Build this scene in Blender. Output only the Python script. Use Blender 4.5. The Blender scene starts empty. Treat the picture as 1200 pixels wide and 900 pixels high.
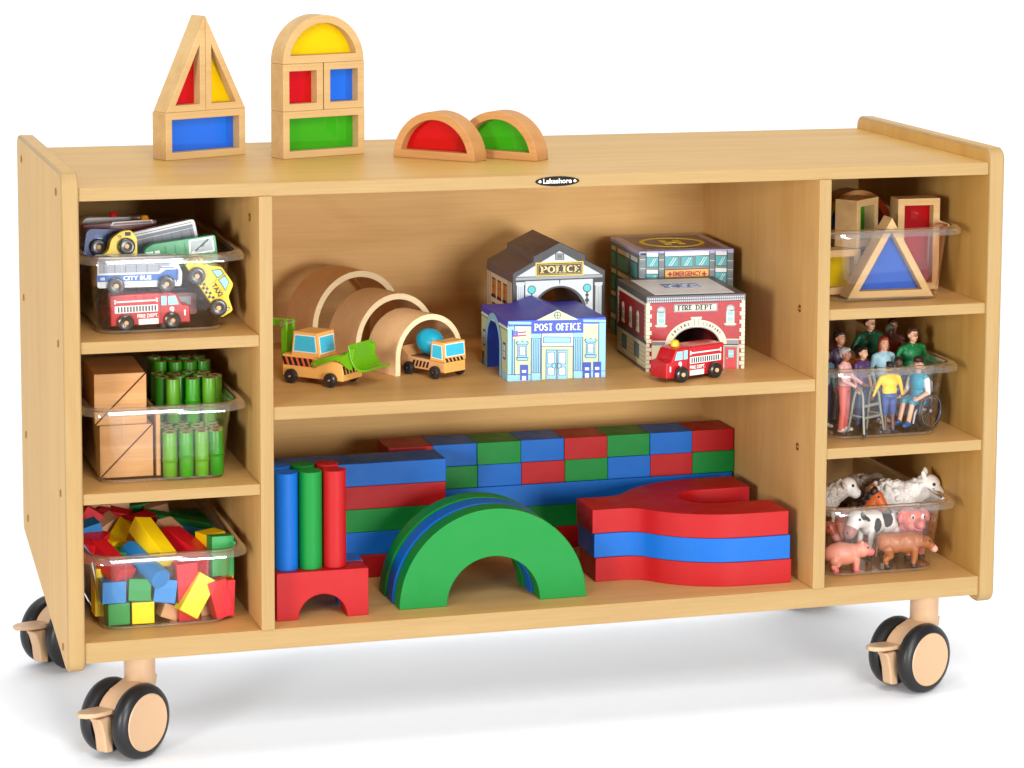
import bpy, bmesh, math, random
import numpy as np
from mathutils import Vector, Matrix
R = math.radians
scene = bpy.context.scene
COL = scene.collection

# ---------------------------------------------------------------- camera
cam_d = bpy.data.cameras.new('camera')
cam = bpy.data.objects.new('camera', cam_d)
COL.objects.link(cam)
scene.camera = cam
cam_d.sensor_width = 36.0
cam_d.sensor_fit = 'HORIZONTAL'
cam_d.lens = 3465.57565 * 36.0 / 1200.0
cam_d.shift_x = (600 - 746.449283) / 1200.0
cam_d.shift_y = (250.573095 - 450) / 1200.0
cam_d.clip_start = 0.05
cam_d.clip_end = 400
cam.matrix_world = (Matrix.Translation((-0.431837, -3.497083, 1.142533))
                    @ Matrix.Rotation(-0.316846766, 4, 'Z')
                    @ Matrix.Rotation(1.44065916, 4, 'X')
                    @ Matrix.Rotation(0.00977077, 4, 'Z'))

# ---------------------------------------------------------------- white studio surround
world = bpy.data.worlds.new('World')
scene.world = world
world.use_nodes = True
wnt = world.node_tree
bg = wnt.nodes['Background']
# bright white backdrop behind the subject (+y), a dimmer studio on the camera's side
_tc = wnt.nodes.new('ShaderNodeTexCoord'); _sp = wnt.nodes.new('ShaderNodeSeparateXYZ'); _mr = wnt.nodes.new('ShaderNodeMapRange')
_mr.inputs['From Min'].default_value = -0.25; _mr.inputs['From Max'].default_value = 0.25
_mr.inputs['To Min'].default_value = 0.32; _mr.inputs['To Max'].default_value = 1.17
wnt.links.new(_tc.outputs['Generated'], _sp.inputs[0]); wnt.links.new(_sp.outputs['Y'], _mr.inputs['Value'])
wnt.links.new(_mr.outputs['Result'], bg.inputs['Strength'])
bg.inputs['Color'].default_value = (0.955, 0.98, 1.0, 1)

def area(name, loc, target, size, power, color=(1, 1, 1), size_y=None):
    d = bpy.data.lights.new(name, 'AREA')
    d.energy = power
    d.color = color
    d.size = size
    if size_y:
        d.shape = 'RECTANGLE'
        d.size_y = size_y
    o = bpy.data.objects.new(name, d)
    COL.objects.link(o)
    o.location = loc
    o.rotation_euler = (Vector(target) - Vector(loc)).to_track_quat('-Z', 'Y').to_euler()
    return o

area('left_softbox', (-2.7, -3.3, 1.0), (0.6, 0.1, 0.35), 0.9, 118, (1.0, 0.995, 0.985))
area('right_softbox', (1.5, -4.1, 0.75), (0.7, 0.1, 0.35), 1.1, 126, (1.0, 0.995, 0.985))
area('high_softbox', (0.4, -4.6, 3.9), (0.6, 0.0, 0.2), 1.8, 165, (0.97, 0.985, 1.0))
area('added_top_light', (0.6, 0.1, 6.0), (0.6, 0.2, 0.0), 3.5, 110, (0.96, 0.98, 1.0))  # unseen overhead lamp, added to lift the floor to white

scene.view_settings.view_transform = 'Standard'
scene.view_settings.look = 'None'
scene.view_settings.exposure = 0.0
scene.view_settings.gamma = 1.0
scene.cycles.transparent_max_bounces = 40
scene.cycles.max_bounces = 8
scene.cycles.caustics_reflective = False
scene.cycles.caustics_refractive = False
scene.cycles.sample_clamp_indirect = 4.0

# ---------------------------------------------------------------- materials
MATS = {}
def lin(c):
    """sRGB 0-255 triple to linear"""
    return tuple(((x / 255) / 12.92 if x / 255 <= 0.04045 else ((x / 255 + 0.055) / 1.055) ** 2.4) for x in c)

def nn(nt, t, **kw):
    n = nt.nodes.new(t)
    for k, v in kw.items():
        if k in ('noise_dimensions', 'operation', 'blend_type', 'data_type', 'wave_type', 'bands_direction', 'wave_profile', 'feature'):
            setattr(n, k, v)
        else:
            n.inputs[k].default_value = v
    return n

def paint(name, rgb, rough=0.4, var=0.05, bump=0.0, spec=0.5, scale=60, coat=0.0, sss=0.0, metallic=0.0):
    """painted / plain surface with a faint procedural tone variation; rgb is the real colour in sRGB 0-255"""
    if name in MATS: return MATS[name]
    m = bpy.data.materials.new(name); m.use_nodes = True
    nt = m.node_tree; b = nt.nodes['Principled BSDF']
    c = lin(rgb)
    tc = nn(nt, 'ShaderNodeTexCoord')
    no = nn(nt, 'ShaderNodeTexNoise', Scale=scale, Detail=4.0, Roughness=0.6)
    nt.links.new(tc.outputs['Object'], no.inputs['Vector'])
    mx = nn(nt, 'ShaderNodeMix', data_type='RGBA')
    mx.inputs[6].default_value = (*[x * (1 - var) for x in c], 1)
    mx.inputs[7].default_value = (*[min(1, x * (1 + var)) for x in c], 1)
    nt.links.new(no.outputs['Fac'], mx.inputs[0])
    nt.links.new(mx.outputs[2], b.inputs['Base Color'])
    n2 = nn(nt, 'ShaderNodeTexNoise', Scale=scale * .12, Detail=5.0, Roughness=0.7)
    nt.links.new(tc.outputs['Object'], n2.inputs['Vector'])
    rr = nn(nt, 'ShaderNodeMapRange'); rr.inputs['From Min'].default_value = .35; rr.inputs['From Max'].default_value = .65
    rr.inputs['To Min'].default_value = max(.02, rough - .07); rr.inputs['To Max'].default_value = min(1, rough + .07)
    nt.links.new(n2.outputs['Fac'], rr.inputs['Value']); nt.links.new(rr.outputs['Result'], b.inputs['Roughness'])
    b.inputs['Specular IOR Level'].default_value = spec
    b.inputs['Coat Weight'].default_value = coat
    b.inputs['Coat Roughness'].default_value = 0.15
    b.inputs['Metallic'].default_value = metallic
    if sss:
        b.inputs['Subsurface Weight'].default_value = sss
        b.inputs['Subsurface Radius'].default_value = (0.004, 0.002, 0.001)
        b.inputs['Subsurface Scale'].default_value = 1.0
    if bump:
        bp = nn(nt, 'ShaderNodeBump', Strength=bump, Distance=0.001)
        nt.links.new(no.outputs['Fac'], bp.inputs['Height'])
        nt.links.new(bp.outputs['Normal'], b.inputs['Normal'])
    MATS[name] = m
    return m

def wood(name, light, dark, axis='z', rough=0.42, fine=1.0, ring=0.35, seed=0.0, scale=1.0):
    """wood with the grain running along one axis: long soft streaks, fine pores and a few cathedral swirls"""
    if name in MATS: return MATS[name]
    m = bpy.data.materials.new(name); m.use_nodes = True
    nt = m.node_tree; b = nt.nodes['Principled BSDF']; L = nt.links.new
    l, d = lin(light), lin(dark)
    tc = nn(nt, 'ShaderNodeTexCoord')
    def mapped(s_along, s_cross):
        mp = nn(nt, 'ShaderNodeMapping')
        sc = [s_cross * scale] * 3; sc['xyz'.index(axis)] = s_along * scale
        mp.inputs['Scale'].default_value = sc
        mp.inputs['Location'].default_value = (seed, seed * 1.7, seed * .6)
        L(tc.outputs['Object'], mp.inputs['Vector'])
        return mp.outputs['Vector']
    n1 = nn(nt, 'ShaderNodeTexNoise', Scale=1.0, Detail=3.0, Roughness=0.55, Distortion=0.6)
    L(mapped(1.6, 26), n1.inputs['Vector'])
    n2 = nn(nt, 'ShaderNodeTexNoise', Scale=1.0, Detail=5.0, Roughness=0.65)
    L(mapped(14, 420), n2.inputs['Vector'])
    # swirl: bands of a distorted low-frequency field
    n3 = nn(nt, 'ShaderNodeTexNoise', Scale=1.0, Detail=1.5, Roughness=0.4, Distortion=0.3)
    L(mapped(2.2, 11), n3.inputs['Vector'])
    mu = nn(nt, 'ShaderNodeMath', operation='MULTIPLY'); mu.inputs[1].default_value = 26
    L(n3.outputs['Fac'], mu.inputs[0])
    fr = nn(nt, 'ShaderNodeMath', operation='SINE'); L(mu.outputs[0], fr.inputs[0])
    pw = nn(nt, 'ShaderNodeMapRange')
    pw.inputs['From Min'].default_value = 0.45; pw.inputs['From Max'].default_value = 1.0
    pw.inputs['To Min'].default_value = 0.0; pw.inputs['To Max'].default_value = ring
    L(fr.outputs[0], pw.inputs['Value'])
    r1 = nn(nt, 'ShaderNodeMapRange')
    r1.inputs['From Min'].default_value = 0.3; r1.inputs['From Max'].default_value = 0.72
    L(n1.outputs['Fac'], r1.inputs['Value'])
    r2 = nn(nt, 'ShaderNodeMapRange')
    r2.inputs['From Min'].default_value = 0.35; r2.inputs['From Max'].default_value = 0.7
    r2.inputs['To Max'].default_value = 0.4 * fine
    L(n2.outputs['Fac'], r2.inputs['Value'])
    a1 = nn(nt, 'ShaderNodeMath', operation='MULTIPLY_ADD'); a1.inputs[1].default_value = 0.6
    L(r1.outputs['Result'], a1.inputs[0]); L(r2.outputs['Result'], a1.inputs[2])
    a2 = nn(nt, 'ShaderNodeMath', operation='ADD'); L(a1.outputs[0], a2.inputs[0]); L(pw.outputs['Result'], a2.inputs[1])
    mx = nn(nt, 'ShaderNodeMix', data_type='RGBA')
    mx.inputs[6].default_value = (*l, 1); mx.inputs[7].default_value = (*d, 1)
    L(a2.outputs[0], mx.inputs[0]); L(mx.outputs[2], b.inputs['Base Color'])
    b.inputs['Roughness'].default_value = rough
    b.inputs['Specular IOR Level'].default_value = 0.09
    bp = nn(nt, 'ShaderNodeBump', Strength=0.12, Distance=0.0004)
    L(n2.outputs['Fac'], bp.inputs['Height']); L(bp.outputs['Normal'], b.inputs['Normal'])
    MATS[name] = m
    return m

def schlick(nt, boost):
    """reflectance of a thin sheet, the same from both sides: 0.04 head-on rising at grazing angles"""
    lw = nn(nt, 'ShaderNodeLayerWeight', Blend=0.5)
    p = nn(nt, 'ShaderNodeMath', operation='POWER'); p.inputs[1].default_value = 4.0
    nt.links.new(lw.outputs['Facing'], p.inputs[0])
    m = nn(nt, 'ShaderNodeMath', operation='MULTIPLY_ADD'); m.inputs[1].default_value = 0.8 * boost; m.inputs[2].default_value = 0.04 * boost
    m.use_clamp = True
    nt.links.new(p.outputs[0], m.inputs[0])
    return m

def clear(name, tint=(0.97, 0.965, 0.96), boost=1.0, rough=0.03, haze=0.0):
    """clear plastic sheet: see-through with Fresnel reflections"""
    if name in MATS: return MATS[name]
    m = bpy.data.materials.new(name); m.use_nodes = True
    nt = m.node_tree; nt.nodes.clear(); L = nt.links.new
    out = nn(nt, 'ShaderNodeOutputMaterial')
    tr = nn(nt, 'ShaderNodeBsdfTransparent'); tr.inputs['Color'].default_value = (*tint, 1)
    gl = nn(nt, 'ShaderNodeBsdfGlossy'); gl.inputs['Roughness'].default_value = rough
    gl.inputs['Color'].default_value = (1, 1, 1, 1)
    mu = schlick(nt, boost)
    mx = nn(nt, 'ShaderNodeMixShader')
    L(mu.outputs[0], mx.inputs[0]); L(tr.outputs[0], mx.inputs[1]); L(gl.outputs[0], mx.inputs[2])
    if haze:
        df = nn(nt, 'ShaderNodeBsdfDiffuse'); df.inputs['Color'].default_value = (0.85, 0.8, 0.78, 1)
        m2 = nn(nt, 'ShaderNodeMixShader'); m2.inputs[0].default_value = haze
        L(mx.outputs[0], m2.inputs[1]); L(df.outputs[0], m2.inputs[2]); L(m2.outputs[0], out.inputs[0])
    else:
        L(mx.outputs[0], out.inputs[0])
    MATS[name] = m
    return m

def tinted(name, rgb, body=0.45):
    """coloured acrylic window: part coloured transmission, part coloured body"""
    if name in MATS: return MATS[name]
    m = bpy.data.materials.new(name); m.use_nodes = True
    nt = m.node_tree; nt.nodes.clear(); L = nt.links.new
    out = nn(nt, 'ShaderNodeOutputMaterial'); c = lin(rgb)
    tr = nn(nt, 'ShaderNodeBsdfTransparent'); tr.inputs['Color'].default_value = (*[x ** 0.4 for x in c], 1)
    df = nn(nt, 'ShaderNodeBsdfTranslucent'); df.inputs['Color'].default_value = (*c, 1)
    d2 = nn(nt, 'ShaderNodeBsdfDiffuse'); d2.inputs['Color'].default_value = (*c, 1)
    ms = nn(nt, 'ShaderNodeMixShader'); ms.inputs[0].default_value = 0.5
    L(df.outputs[0], ms.inputs[1]); L(d2.outputs[0], ms.inputs[2])
    m1 = nn(nt, 'ShaderNodeMixShader'); m1.inputs[0].default_value = body
    L(tr.outputs[0], m1.inputs[1]); L(ms.outputs[0], m1.inputs[2])
    gl = nn(nt, 'ShaderNodeBsdfGlossy'); gl.inputs['Roughness'].default_value = 0.05
    fr = schlick(nt, 1.0)
    m2 = nn(nt, 'ShaderNodeMixShader')
    L(fr.outputs[0], m2.inputs[0]); L(m1.outputs[0], m2.inputs[1]); L(gl.outputs[0], m2.inputs[2])
    L(m2.outputs[0], out.inputs[0])
    MATS[name] = m
    return m

# ---------------------------------------------------------------- mesh builder
class MB:
    def __init__(s, T=None):
        s.v = []; s.f = []; s.m = []; s.T = T or Matrix()
    def add(s, verts, faces, mat=0, T=None):
        o = len(s.v); M = s.T @ T if T is not None else s.T
        s.v += [tuple(M @ Vector(p)) for p in verts]
        s.f += [tuple(o + i for i in f) for f in faces]
        s.m += [mat] * len(faces)
        return s
    def box(s, x0, x1, y0, y1, z0, z1, mat=0, T=None):
        v = [(x0, y0, z0), (x1, y0, z0), (x1, y1, z0), (x0, y1, z0), (x0, y0, z1), (x1, y0, z1), (x1, y1, z1), (x0, y1, z1)]
        f = [(0, 3, 2, 1), (4, 5, 6, 7), (0, 1, 5, 4), (1, 2, 6, 5), (2, 3, 7, 6), (3, 0, 4, 7)]
        return s.add(v, f, mat, T)
    def cbox(s, c, size, mat=0, T=None):
        h = [a / 2 for a in size]
        return s.box(c[0] - h[0], c[0] + h[0], c[1] - h[1], c[1] + h[1], c[2] - h[2], c[2] + h[2], mat, T)
    def prism(s, poly, a0, a1, plane='xz', mat=0, T=None, capmat=None):
        """extrude a 2-D outline; plane names the outline's axes, the remaining axis runs a0..a1"""
        def p3(p, a):
            if plane == 'xz': return (p[0], a, p[1])
            if plane == 'yz': return (a, p[0], p[1])
            return (p[0], p[1], a)
        n = len(poly)
        ar = sum(poly[i][0] * poly[(i + 1) % n][1] - poly[(i + 1) % n][0] * poly[i][1] for i in range(n))
        if (ar < 0): poly = poly[::-1]
        v = [p3(p, a0) for p in poly] + [p3(p, a1) for p in poly]
        flip = (plane == 'xz')   # x cross z = -y
        caps = [tuple(range(n)), tuple(range(2 * n - 1, n - 1, -1))]
        sides = [(i, i + n, (i + 1) % n + n, (i + 1) % n) for i in range(n)]
        if not flip:
            caps = [tuple(reversed(c)) for c in caps]; sides = [tuple(reversed(q)) for q in sides]
        s.add(v, sides, mat, T)
        o = len(s.v) - 2 * n
        s.f += [tuple(o + i for i in c) for c in caps]
        s.m += [mat if capmat is None else capmat] * 2
        return s
    def ring(s, outer, inner, a0, a1, mat=0, T=None, closed=True, facemat=None):
        """frame between two outlines of equal length in xz, extruded along y"""
        n = len(outer); fm = mat if facemat is None else facemat
        v = [(p[0], a0, p[1]) for p in outer] + [(p[0], a0, p[1]) for p in inner] + [(p[0], a1, p[1]) for p in outer] + [(p[0], a1, p[1]) for p in inner]
        e = range(n) if closed else range(n - 1)
        f1, f2 = [], []
        for i in e:
            j = (i + 1) % n
            f1 += [(i, j, n + j, n + i), (2 * n + i, 3 * n + i, 3 * n + j, 2 * n + j)]
            f2 += [(i, 2 * n + i, 2 * n + j, j), (n + i, n + j, 3 * n + j, 3 * n + i)]
        if not closed:
            f1 += [(0, n, 3 * n, 2 * n), (n - 1, 3 * n - 1, 4 * n - 1, 2 * n - 1)]
        s.add(v, f1, fm, T); o = len(s.v) - 4 * n
        s.f += [tuple(o + i for i in f) for f in f2]; s.m += [mat] * len(f2)
        return s
    def cyl(s, p0, p1, r0, r1=None, n=24, mat=0, T=None, cap=True, capmat=None):
        r1 = r0 if r1 is None else r1
        p0, p1 = Vector(p0), Vector(p1); d = (p1 - p0).normalized()
        a = d.orthogonal().normalized(); b = d.cross(a)
        v = []
        for p, r in ((p0, r0), (p1, r1)):
            for i in range(n):
                t = 2 * math.pi * i / n
                v.append(tuple(p + (a * math.cos(t) + b * math.sin(t)) * r))
        f = [(i, (i + 1) % n, (i + 1) % n + n, i + n) for i in range(n)]
        s.add(v, f, mat, T)
        if cap:
            o = len(s.v) - 2 * n; cm = mat if capmat is None else capmat
            s.f += [tuple(o + i for i in reversed(range(n))), tuple(o + n + i for i in range(n))]; s.m += [cm, cm]
        return s
    def lathe(s, prof, p0, d, n=32, mat=0, T=None):
        """revolve (radius, along) pairs about the axis through p0 in direction d"""
        p0, d = Vector(p0), Vector(d).normalized(); a = d.orthogonal().normalized(); b = d.cross(a)
        v = []
        for r, h in prof:
            for i in range(n):
                t = 2 * math.pi * i / n
                v.append(tuple(p0 + d * h + (a * math.cos(t) + b * math.sin(t)) * max(r, 1e-5)))
        f = []
        for k in range(len(prof) - 1):
            f += [(k * n + i, k * n + (i + 1) % n, (k + 1) * n + (i + 1) % n, (k + 1) * n + i) for i in range(n)]
        return s.add(v, f, mat, T)
    def ball(s, c, r, mat=0, T=None, n=20, m=12):
        if not hasattr(r, '__len__'): r = (r, r, r)
        v = [(c[0], c[1], c[2] - r[2])]
        for j in range(1, m):
            ph = -math.pi / 2 + math.pi * j / m
            for i in range(n):
                t = 2 * math.pi * i / n
                v.append((c[0] + r[0] * math.cos(ph) * math.cos(t), c[1] + r[1] * math.cos(ph) * math.sin(t), c[2] + r[2] * math.sin(ph)))
        v.append((c[0], c[1], c[2] + r[2])); k = len(v) - 1
        f = [(0, 1 + (i + 1) % n, 1 + i) for i in range(n)]
        for j in range(m - 2):
            f += [(1 + j * n + i, 1 + j * n + (i + 1) % n, 1 + (j + 1) * n + (i + 1) % n, 1 + (j + 1) * n + i) for i in range(n)]
        f += [(1 + (m - 2) * n + i, 1 + (m - 2) * n + (i + 1) % n, k) for i in range(n)]
        return s.add(v, f, mat, T)
    def tube(s, pts, r, n=10, mat=0, T=None, closed=False):
        pts = [Vector(p) for p in pts]; N = len(pts)
        rr = r if hasattr(r, '__len__') else [r] * N
        v = []; a = None
        for i, p in enumerate(pts):
            if closed: d = (pts[(i + 1) % N] - pts[i - 1]).normalized()
            else: d = (pts[min(i + 1, N - 1)] - pts[max(i - 1, 0)]).normalized()
            if a is None: a = d.orthogonal().normalized()
            a = (a - d * a.dot(d)).normalized(); b = d.cross(a)
            for k in range(n):
                t = 2 * math.pi * k / n
                v.append(tuple(p + (a * math.cos(t) + b * math.sin(t)) * rr[i]))
        f = []
        for i in range(N if closed else N - 1):
            j = (i + 1) % N
            f += [(i * n + k, i * n + (k + 1) % n, j * n + (k + 1) % n, j * n + k) for k in range(n)]
        if not closed:
            f += [tuple(reversed(range(n))), tuple((N - 1) * n + k for k in range(n))]
        return s.add(v, f, mat, T)
    def build(s, name, mats, parent=None, bevel=0, seg=2, smooth=38, loc=None, rot=None, sub=0):
        me = bpy.data.meshes.new(name)
        me.from_pydata(s.v, [], s.f)
        if not hasattr(mats, '__len__'): mats = [mats]
        for m in mats: me.materials.append(m)
        me.polygons.foreach_set('material_index', s.m)
        me.validate(); me.update()
        o = bpy.data.objects.new(name, me)
        COL.objects.link(o)
        if parent: o.parent = parent
        if loc: o.location = loc
        if rot: o.rotation_euler = rot
        if smooth:
            me.shade_smooth(); me.set_sharp_from_angle(angle=R(smooth))
        if bevel:
            b = o.modifiers.new('bevel', 'BEVEL'); b.width = bevel; b.segments = seg
            b.limit_method = 'ANGLE'; b.angle_limit = R(38); b.harden_normals = True
        return o

def thing(name, label, cat, loc=(0, 0, 0), rot=0, group=None):
    o = bpy.data.objects.new(name, None); COL.objects.link(o)
    o.empty_display_size = 0.02
    o.location = loc
    o.rotation_euler = rot if hasattr(rot, '__len__') else (0, 0, rot)
    o['label'] = label; o['category'] = cat
    if group: o['group'] = group
    return o

def tag(o, label, cat, group=None):
    o['label'] = label; o['category'] = cat
    if group: o['group'] = group
    return o

def children(o): return list(o.children)

def copy_tree(o, parent=None):
    c = o.copy(); COL.objects.link(c)
    if parent is not None: c.parent = parent
    for ch in children(o): copy_tree(ch, c)
    return c

def arc(cx, cz, r, a0, a1, n, rz=None):
    rz = r if rz is None else rz
    return [(cx + r * math.cos(R(a0 + (a1 - a0) * i / n)), cz + rz * math.sin(R(a0 + (a1 - a0) * i / n))) for i in range(n + 1)]

def rrect(x0, x1, z0, z1, r, n=4):
    p = []
    for cx, cz, a in ((x1 - r, z1 - r, 0), (x0 + r, z1 - r, 90), (x0 + r, z0 + r, 180), (x1 - r, z0 + r, 270)):
        p += arc(cx, cz, r, a, a + 90, n)
    return p

# ---------------------------------------------------------------- lettering
def text_geo(s, bold=0.0, spacing=1.0):
    cu = bpy.data.curves.new('lettering_curve', 'FONT')
    cu.body = s; cu.offset = bold; cu.space_character = spacing; cu.resolution_u = 3
    ob = bpy.data.objects.new('lettering_curve', cu)
    me = ob.to_mesh()
    v = [(p.co.x, p.co.y) for p in me.vertices]; f = [tuple(q.vertices) for q in me.polygons]
    ob.to_mesh_clear(); bpy.data.objects.remove(ob); bpy.data.curves.remove(cu)
    return v, f

# stroke letters with slab serifs: segments in a unit-high cell, serif points as (x, z, half width)
SERIF = {
 'P': (.62, [((.14, 0), (.14, 1)), ('a', .32, .74, .26, .26, 90, -90), ((.14, 1), (.32, 1)), ((.14, .48), (.32, .48))], [(.14, 0), (.14, 1)]),
 'O': (.78, [('a', .39, .5, .31, .5, 0, 360)], []),
 'S': (.58, [('a', .29, .74, .2, .26, 20, 270), ('a', .29, .25, .21, .25, 90, -160)], []),
 'T': (.66, [((.33, 0), (.33, 1)), ((.04, 1), (.62, 1))], [(.33, 0)]),
 'F': (.6, [((.14, 0), (.14, 1)), ((.14, 1), (.54, 1)), ((.14, .52), (.42, .52))], [(.14, 0), (.14, 1)]),
 'I': (.34, [((.17, 0), (.17, 1))], [(.17, 0), (.17, 1)]),
 'C': (.7, [('a', .38, .5, .3, .5, 50, 310)], []),
 'E': (.62, [((.14, 0), (.14, 1)), ((.14, 1), (.54, 1)), ((.14, .52), (.42, .52)), ((.14, 0), (.56, 0))], [(.14, 0), (.14, 1)]),
 'L': (.6, [((.14, 0), (.14, 1)), ((.14, 0), (.54, 0))], [(.14, 1), (.14, 0)]),
 'R': (.68, [((.14, 0), (.14, 1)), ('a', .34, .74, .24, .26, 90, -90), ((.14, 1), (.34, 1)), ((.14, .48), (.34, .48)), ((.34, .48), (.6, 0))], [(.14, 0), (.14, 1), (.6, 0)]),
 'D': (.74, [((.14, 0), (.14, 1)), ('a', .3, .5, .34, .5, 90, -90), ((.14, 1), (.3, 1)), ((.14, 0), (.3, 0))], [(.14, 0), (.14, 1)]),
 'N': (.76, [((.14, 0), (.14, 1)), ((.6, 0), (.6, 1)), ((.14, 1), (.6, 0))], [(.14, 0), (.6, 1), (.14, 1)]),
 'G': (.76, [('a', .38, .5, .3, .5, 50, 330), ((.66, .42), (.66, .12)), ((.46, .42), (.66, .42))], []),
 'M': (.9, [((.14, 0), (.14, 1)), ((.76, 0), (.76, 1)), ((.14, 1), (.45, .2)), ((.76, 1), (.45, .2))], [(.14, 0), (.76, 0)]),
 'A': (.76, [((.1, 0), (.38, 1)), ((.38, 1), (.66, 0)), ((.2, .36), (.56, .36))], [(.1, 0), (.66, 0)]),
 'Y': (.7, [((.35, 0), (.35, .48)), ((.35, .48), (.08, 1)), ((.35, .48), (.62, 1))], [(.35, 0), (.08, 1), (.62, 1)]),
 '.': (.3, [((.14, .0), (.14, .17))], []), ' ': (.36, [], []),
}
def serif_geo(s, th=.15, thin=.09, gap=.1):
    V, F = [], []
    def seg(a, b, t):
        a, b = Vector(a), Vector(b); d = (b - a)
        if d.length < 1e-6: return
        d.normalize(); n = Vector((-d.y, d.x)) * t / 2
        o = len(V); V.extend([tuple(a - n), tuple(b - n), tuple(b + n), tuple(a + n)]); F.append((o, o + 1, o + 2, o + 3))
    x = 0
    for ch in s:
        w, segs, ser = SERIF[ch]
        for q in segs:
            if q[0] == 'a':
                _, cx, cz, rx, rz, a0, a1 = q; n = 14; pr = None; o = len(V)
                for i in range(n + 1):
                    t = R(a0 + (a1 - a0) * i / n); tt = thin + (th - thin) * abs(math.cos(t))
                    V.append((x + cx + (rx + tt / 2) * math.cos(t), cz + (rz + thin / 2) * math.sin(t)))
                    V.append((x + cx + (rx - tt / 2) * math.cos(t), cz + (rz - thin / 2) * math.sin(t)))
                    if i: F.append((o + 2 * i - 2, o + 2 * i - 1, o + 2 * i + 1, o + 2 * i))
            else:
                a, b = q; t = th if abs(a[0] - b[0]) < abs(a[1] - b[1]) else thin
                seg((x + a[0], a[1]), (x + b[0], b[1]), t)
        for px, pz in ser: seg((x + px - th * .95, pz), (x + px + th * .95, pz), thin)
        x += w + gap
    return V, F

class Face:
    """printed detail on one face of a solid: maps (u right, v up) onto the face, each layer a hair proud of the last"""
    def __init__(s, origin, udir, vdir, px=None):
        s.o = Vector(origin); s.u = Vector(udir).normalized(); s.w = Vector(vdir).normalized(); s.n = s.u.cross(s.w)
        s.px = px; s.k = {}
    def P(s, u, v, lift): return tuple(s.o + s.u * u + s.w * v + s.n * lift)
    def poly(s, mb, pts, mat=0, lift=.0003, th=None):
        if s.px: pts = [s.px(*p) for p in pts]
        n = len(pts)
        ar = sum(pts[i][0] * pts[(i + 1) % n][1] - pts[(i + 1) % n][0] * pts[i][1] for i in range(n))
        if ar < 0: pts = pts[::-1]
        top = [s.P(u, v, lift) for u, v in pts]; bot = [s.P(u, v, 0.00002) for u, v in pts]
        f = [tuple(range(n))] + [(i, i + n, (i + 1) % n + n, (i + 1) % n) for i in range(n)]
        mb.add(top + bot, f, mat)
    def rect(s, mb, x0, y0, x1, y1, mat=0, lift=.0003): s.poly(mb, [(x0, y0), (x1, y0), (x1, y1), (x0, y1)], mat, lift)
    def frame(s, mb, x0, y0, x1, y1, t, mat=0, lift=.0005):
        s.rect(mb, x0, y0, x1, y0 + t, mat, lift); s.rect(mb, x0, y1 - t, x1, y1, mat, lift)
        s.rect(mb, x0, y0 + t, x0 + t, y1 - t, mat, lift); s.rect(mb, x1 - t, y0 + t, x1, y1 - t, mat, lift)
    def disc(s, mb, cx, cy, r, mat=0, lift=.0003, n=24, ry=None):
        ry = r if ry is None else ry
        s.poly(mb, [(cx + r * math.cos(2 * math.pi * i / n), cy + ry * math.sin(2 * math.pi * i / n)) for i in range(n)], mat, lift)
    def circ(s, mb, cx, cy, r, t, mat=0, lift=.0004, a0=0, a1=360, n=28):
        for i in range(n):
            a, b = R(a0 + (a1 - a0) * i / n), R(a0 + (a1 - a0) * (i + 1) / n)
            s.poly(mb, [(cx + q * math.cos(x), cy + q * math.sin(x)) for q, x in ((r, a), (r, b), (r - t, b), (r - t, a))], mat, lift)
    def text(s, mb, st, x0, y0, x1, y1, mat=0, lift=.0006, serif=False, bold=.02, rot=0, th=.17, thin=.1, dy=0):
        V, F = serif_geo(st, th, thin) if serif else text_geo(st, bold)
        if not V: return
        if s.px:
            a, b = s.px(x0, y0), s.px(x1, y1 + dy); c, d = s.px(x0, y1), s.px(x1, y0 + dy)
        else: a, b, c, d = (x0, y0), (x1, y1), (x0, y1), (x1, y0)
        xs = [p[0] for p in V]; ys = [p[1] for p in V]
        mx, Mx, my, My = min(xs), max(xs), min(ys), max(ys)
        # lower-left, lower-right, upper-left corners in face units
        pts = sorted([a, b, c, d], key=lambda p: p[1])
        lo = sorted(pts[:2]); hi = sorted(pts[2:])
        W = lo[1][0] - lo[0][0]
        out = []
        for p in V:
            fu = (p[0] - mx) / (Mx - mx); fv = (p[1] - my) / (My - my)
            u = lo[0][0] + W * fu
            v0 = lo[0][1] + (lo[1][1] - lo[0][1]) * fu; v1 = hi[0][1] + (hi[1][1] - hi[0][1]) * fu
            out.append((u, v0 + (v1 - v0) * fv))
        if rot:
            cx, cy = (lo[0][0] + lo[1][0]) / 2, (lo[0][1] + hi[0][1]) / 2; ca, sa = math.cos(R(rot)), math.sin(R(rot))
            out = [(cx + (u - cx) * ca - (v - cy) * sa, cy + (u - cx) * sa + (v - cy) * ca) for u, v in out]
        vv = [s.P(u, v, lift) for u, v in out]
        ff = []
        for f in F:
            q = [out[i] for i in f]; n = len(q)
            ar = sum(q[i][0] * q[(i + 1) % n][1] - q[(i + 1) % n][0] * q[i][1] for i in range(n))
            ff.append(tuple(f) if ar > 0 else tuple(reversed(f)))
        mb.add(vv, ff, mat)
# ---------------------------------------------------------------- the white floor sweep
m_floor = paint('studio_white', (250, 252, 255), rough=0.75, var=0.004, scale=3, spec=0.2)
fl = MB().box(-2.2, 3.4, -2.2, 1.9, -0.02, 0.0).build('floor', m_floor, smooth=0)
fl['kind'] = 'structure'

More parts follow.
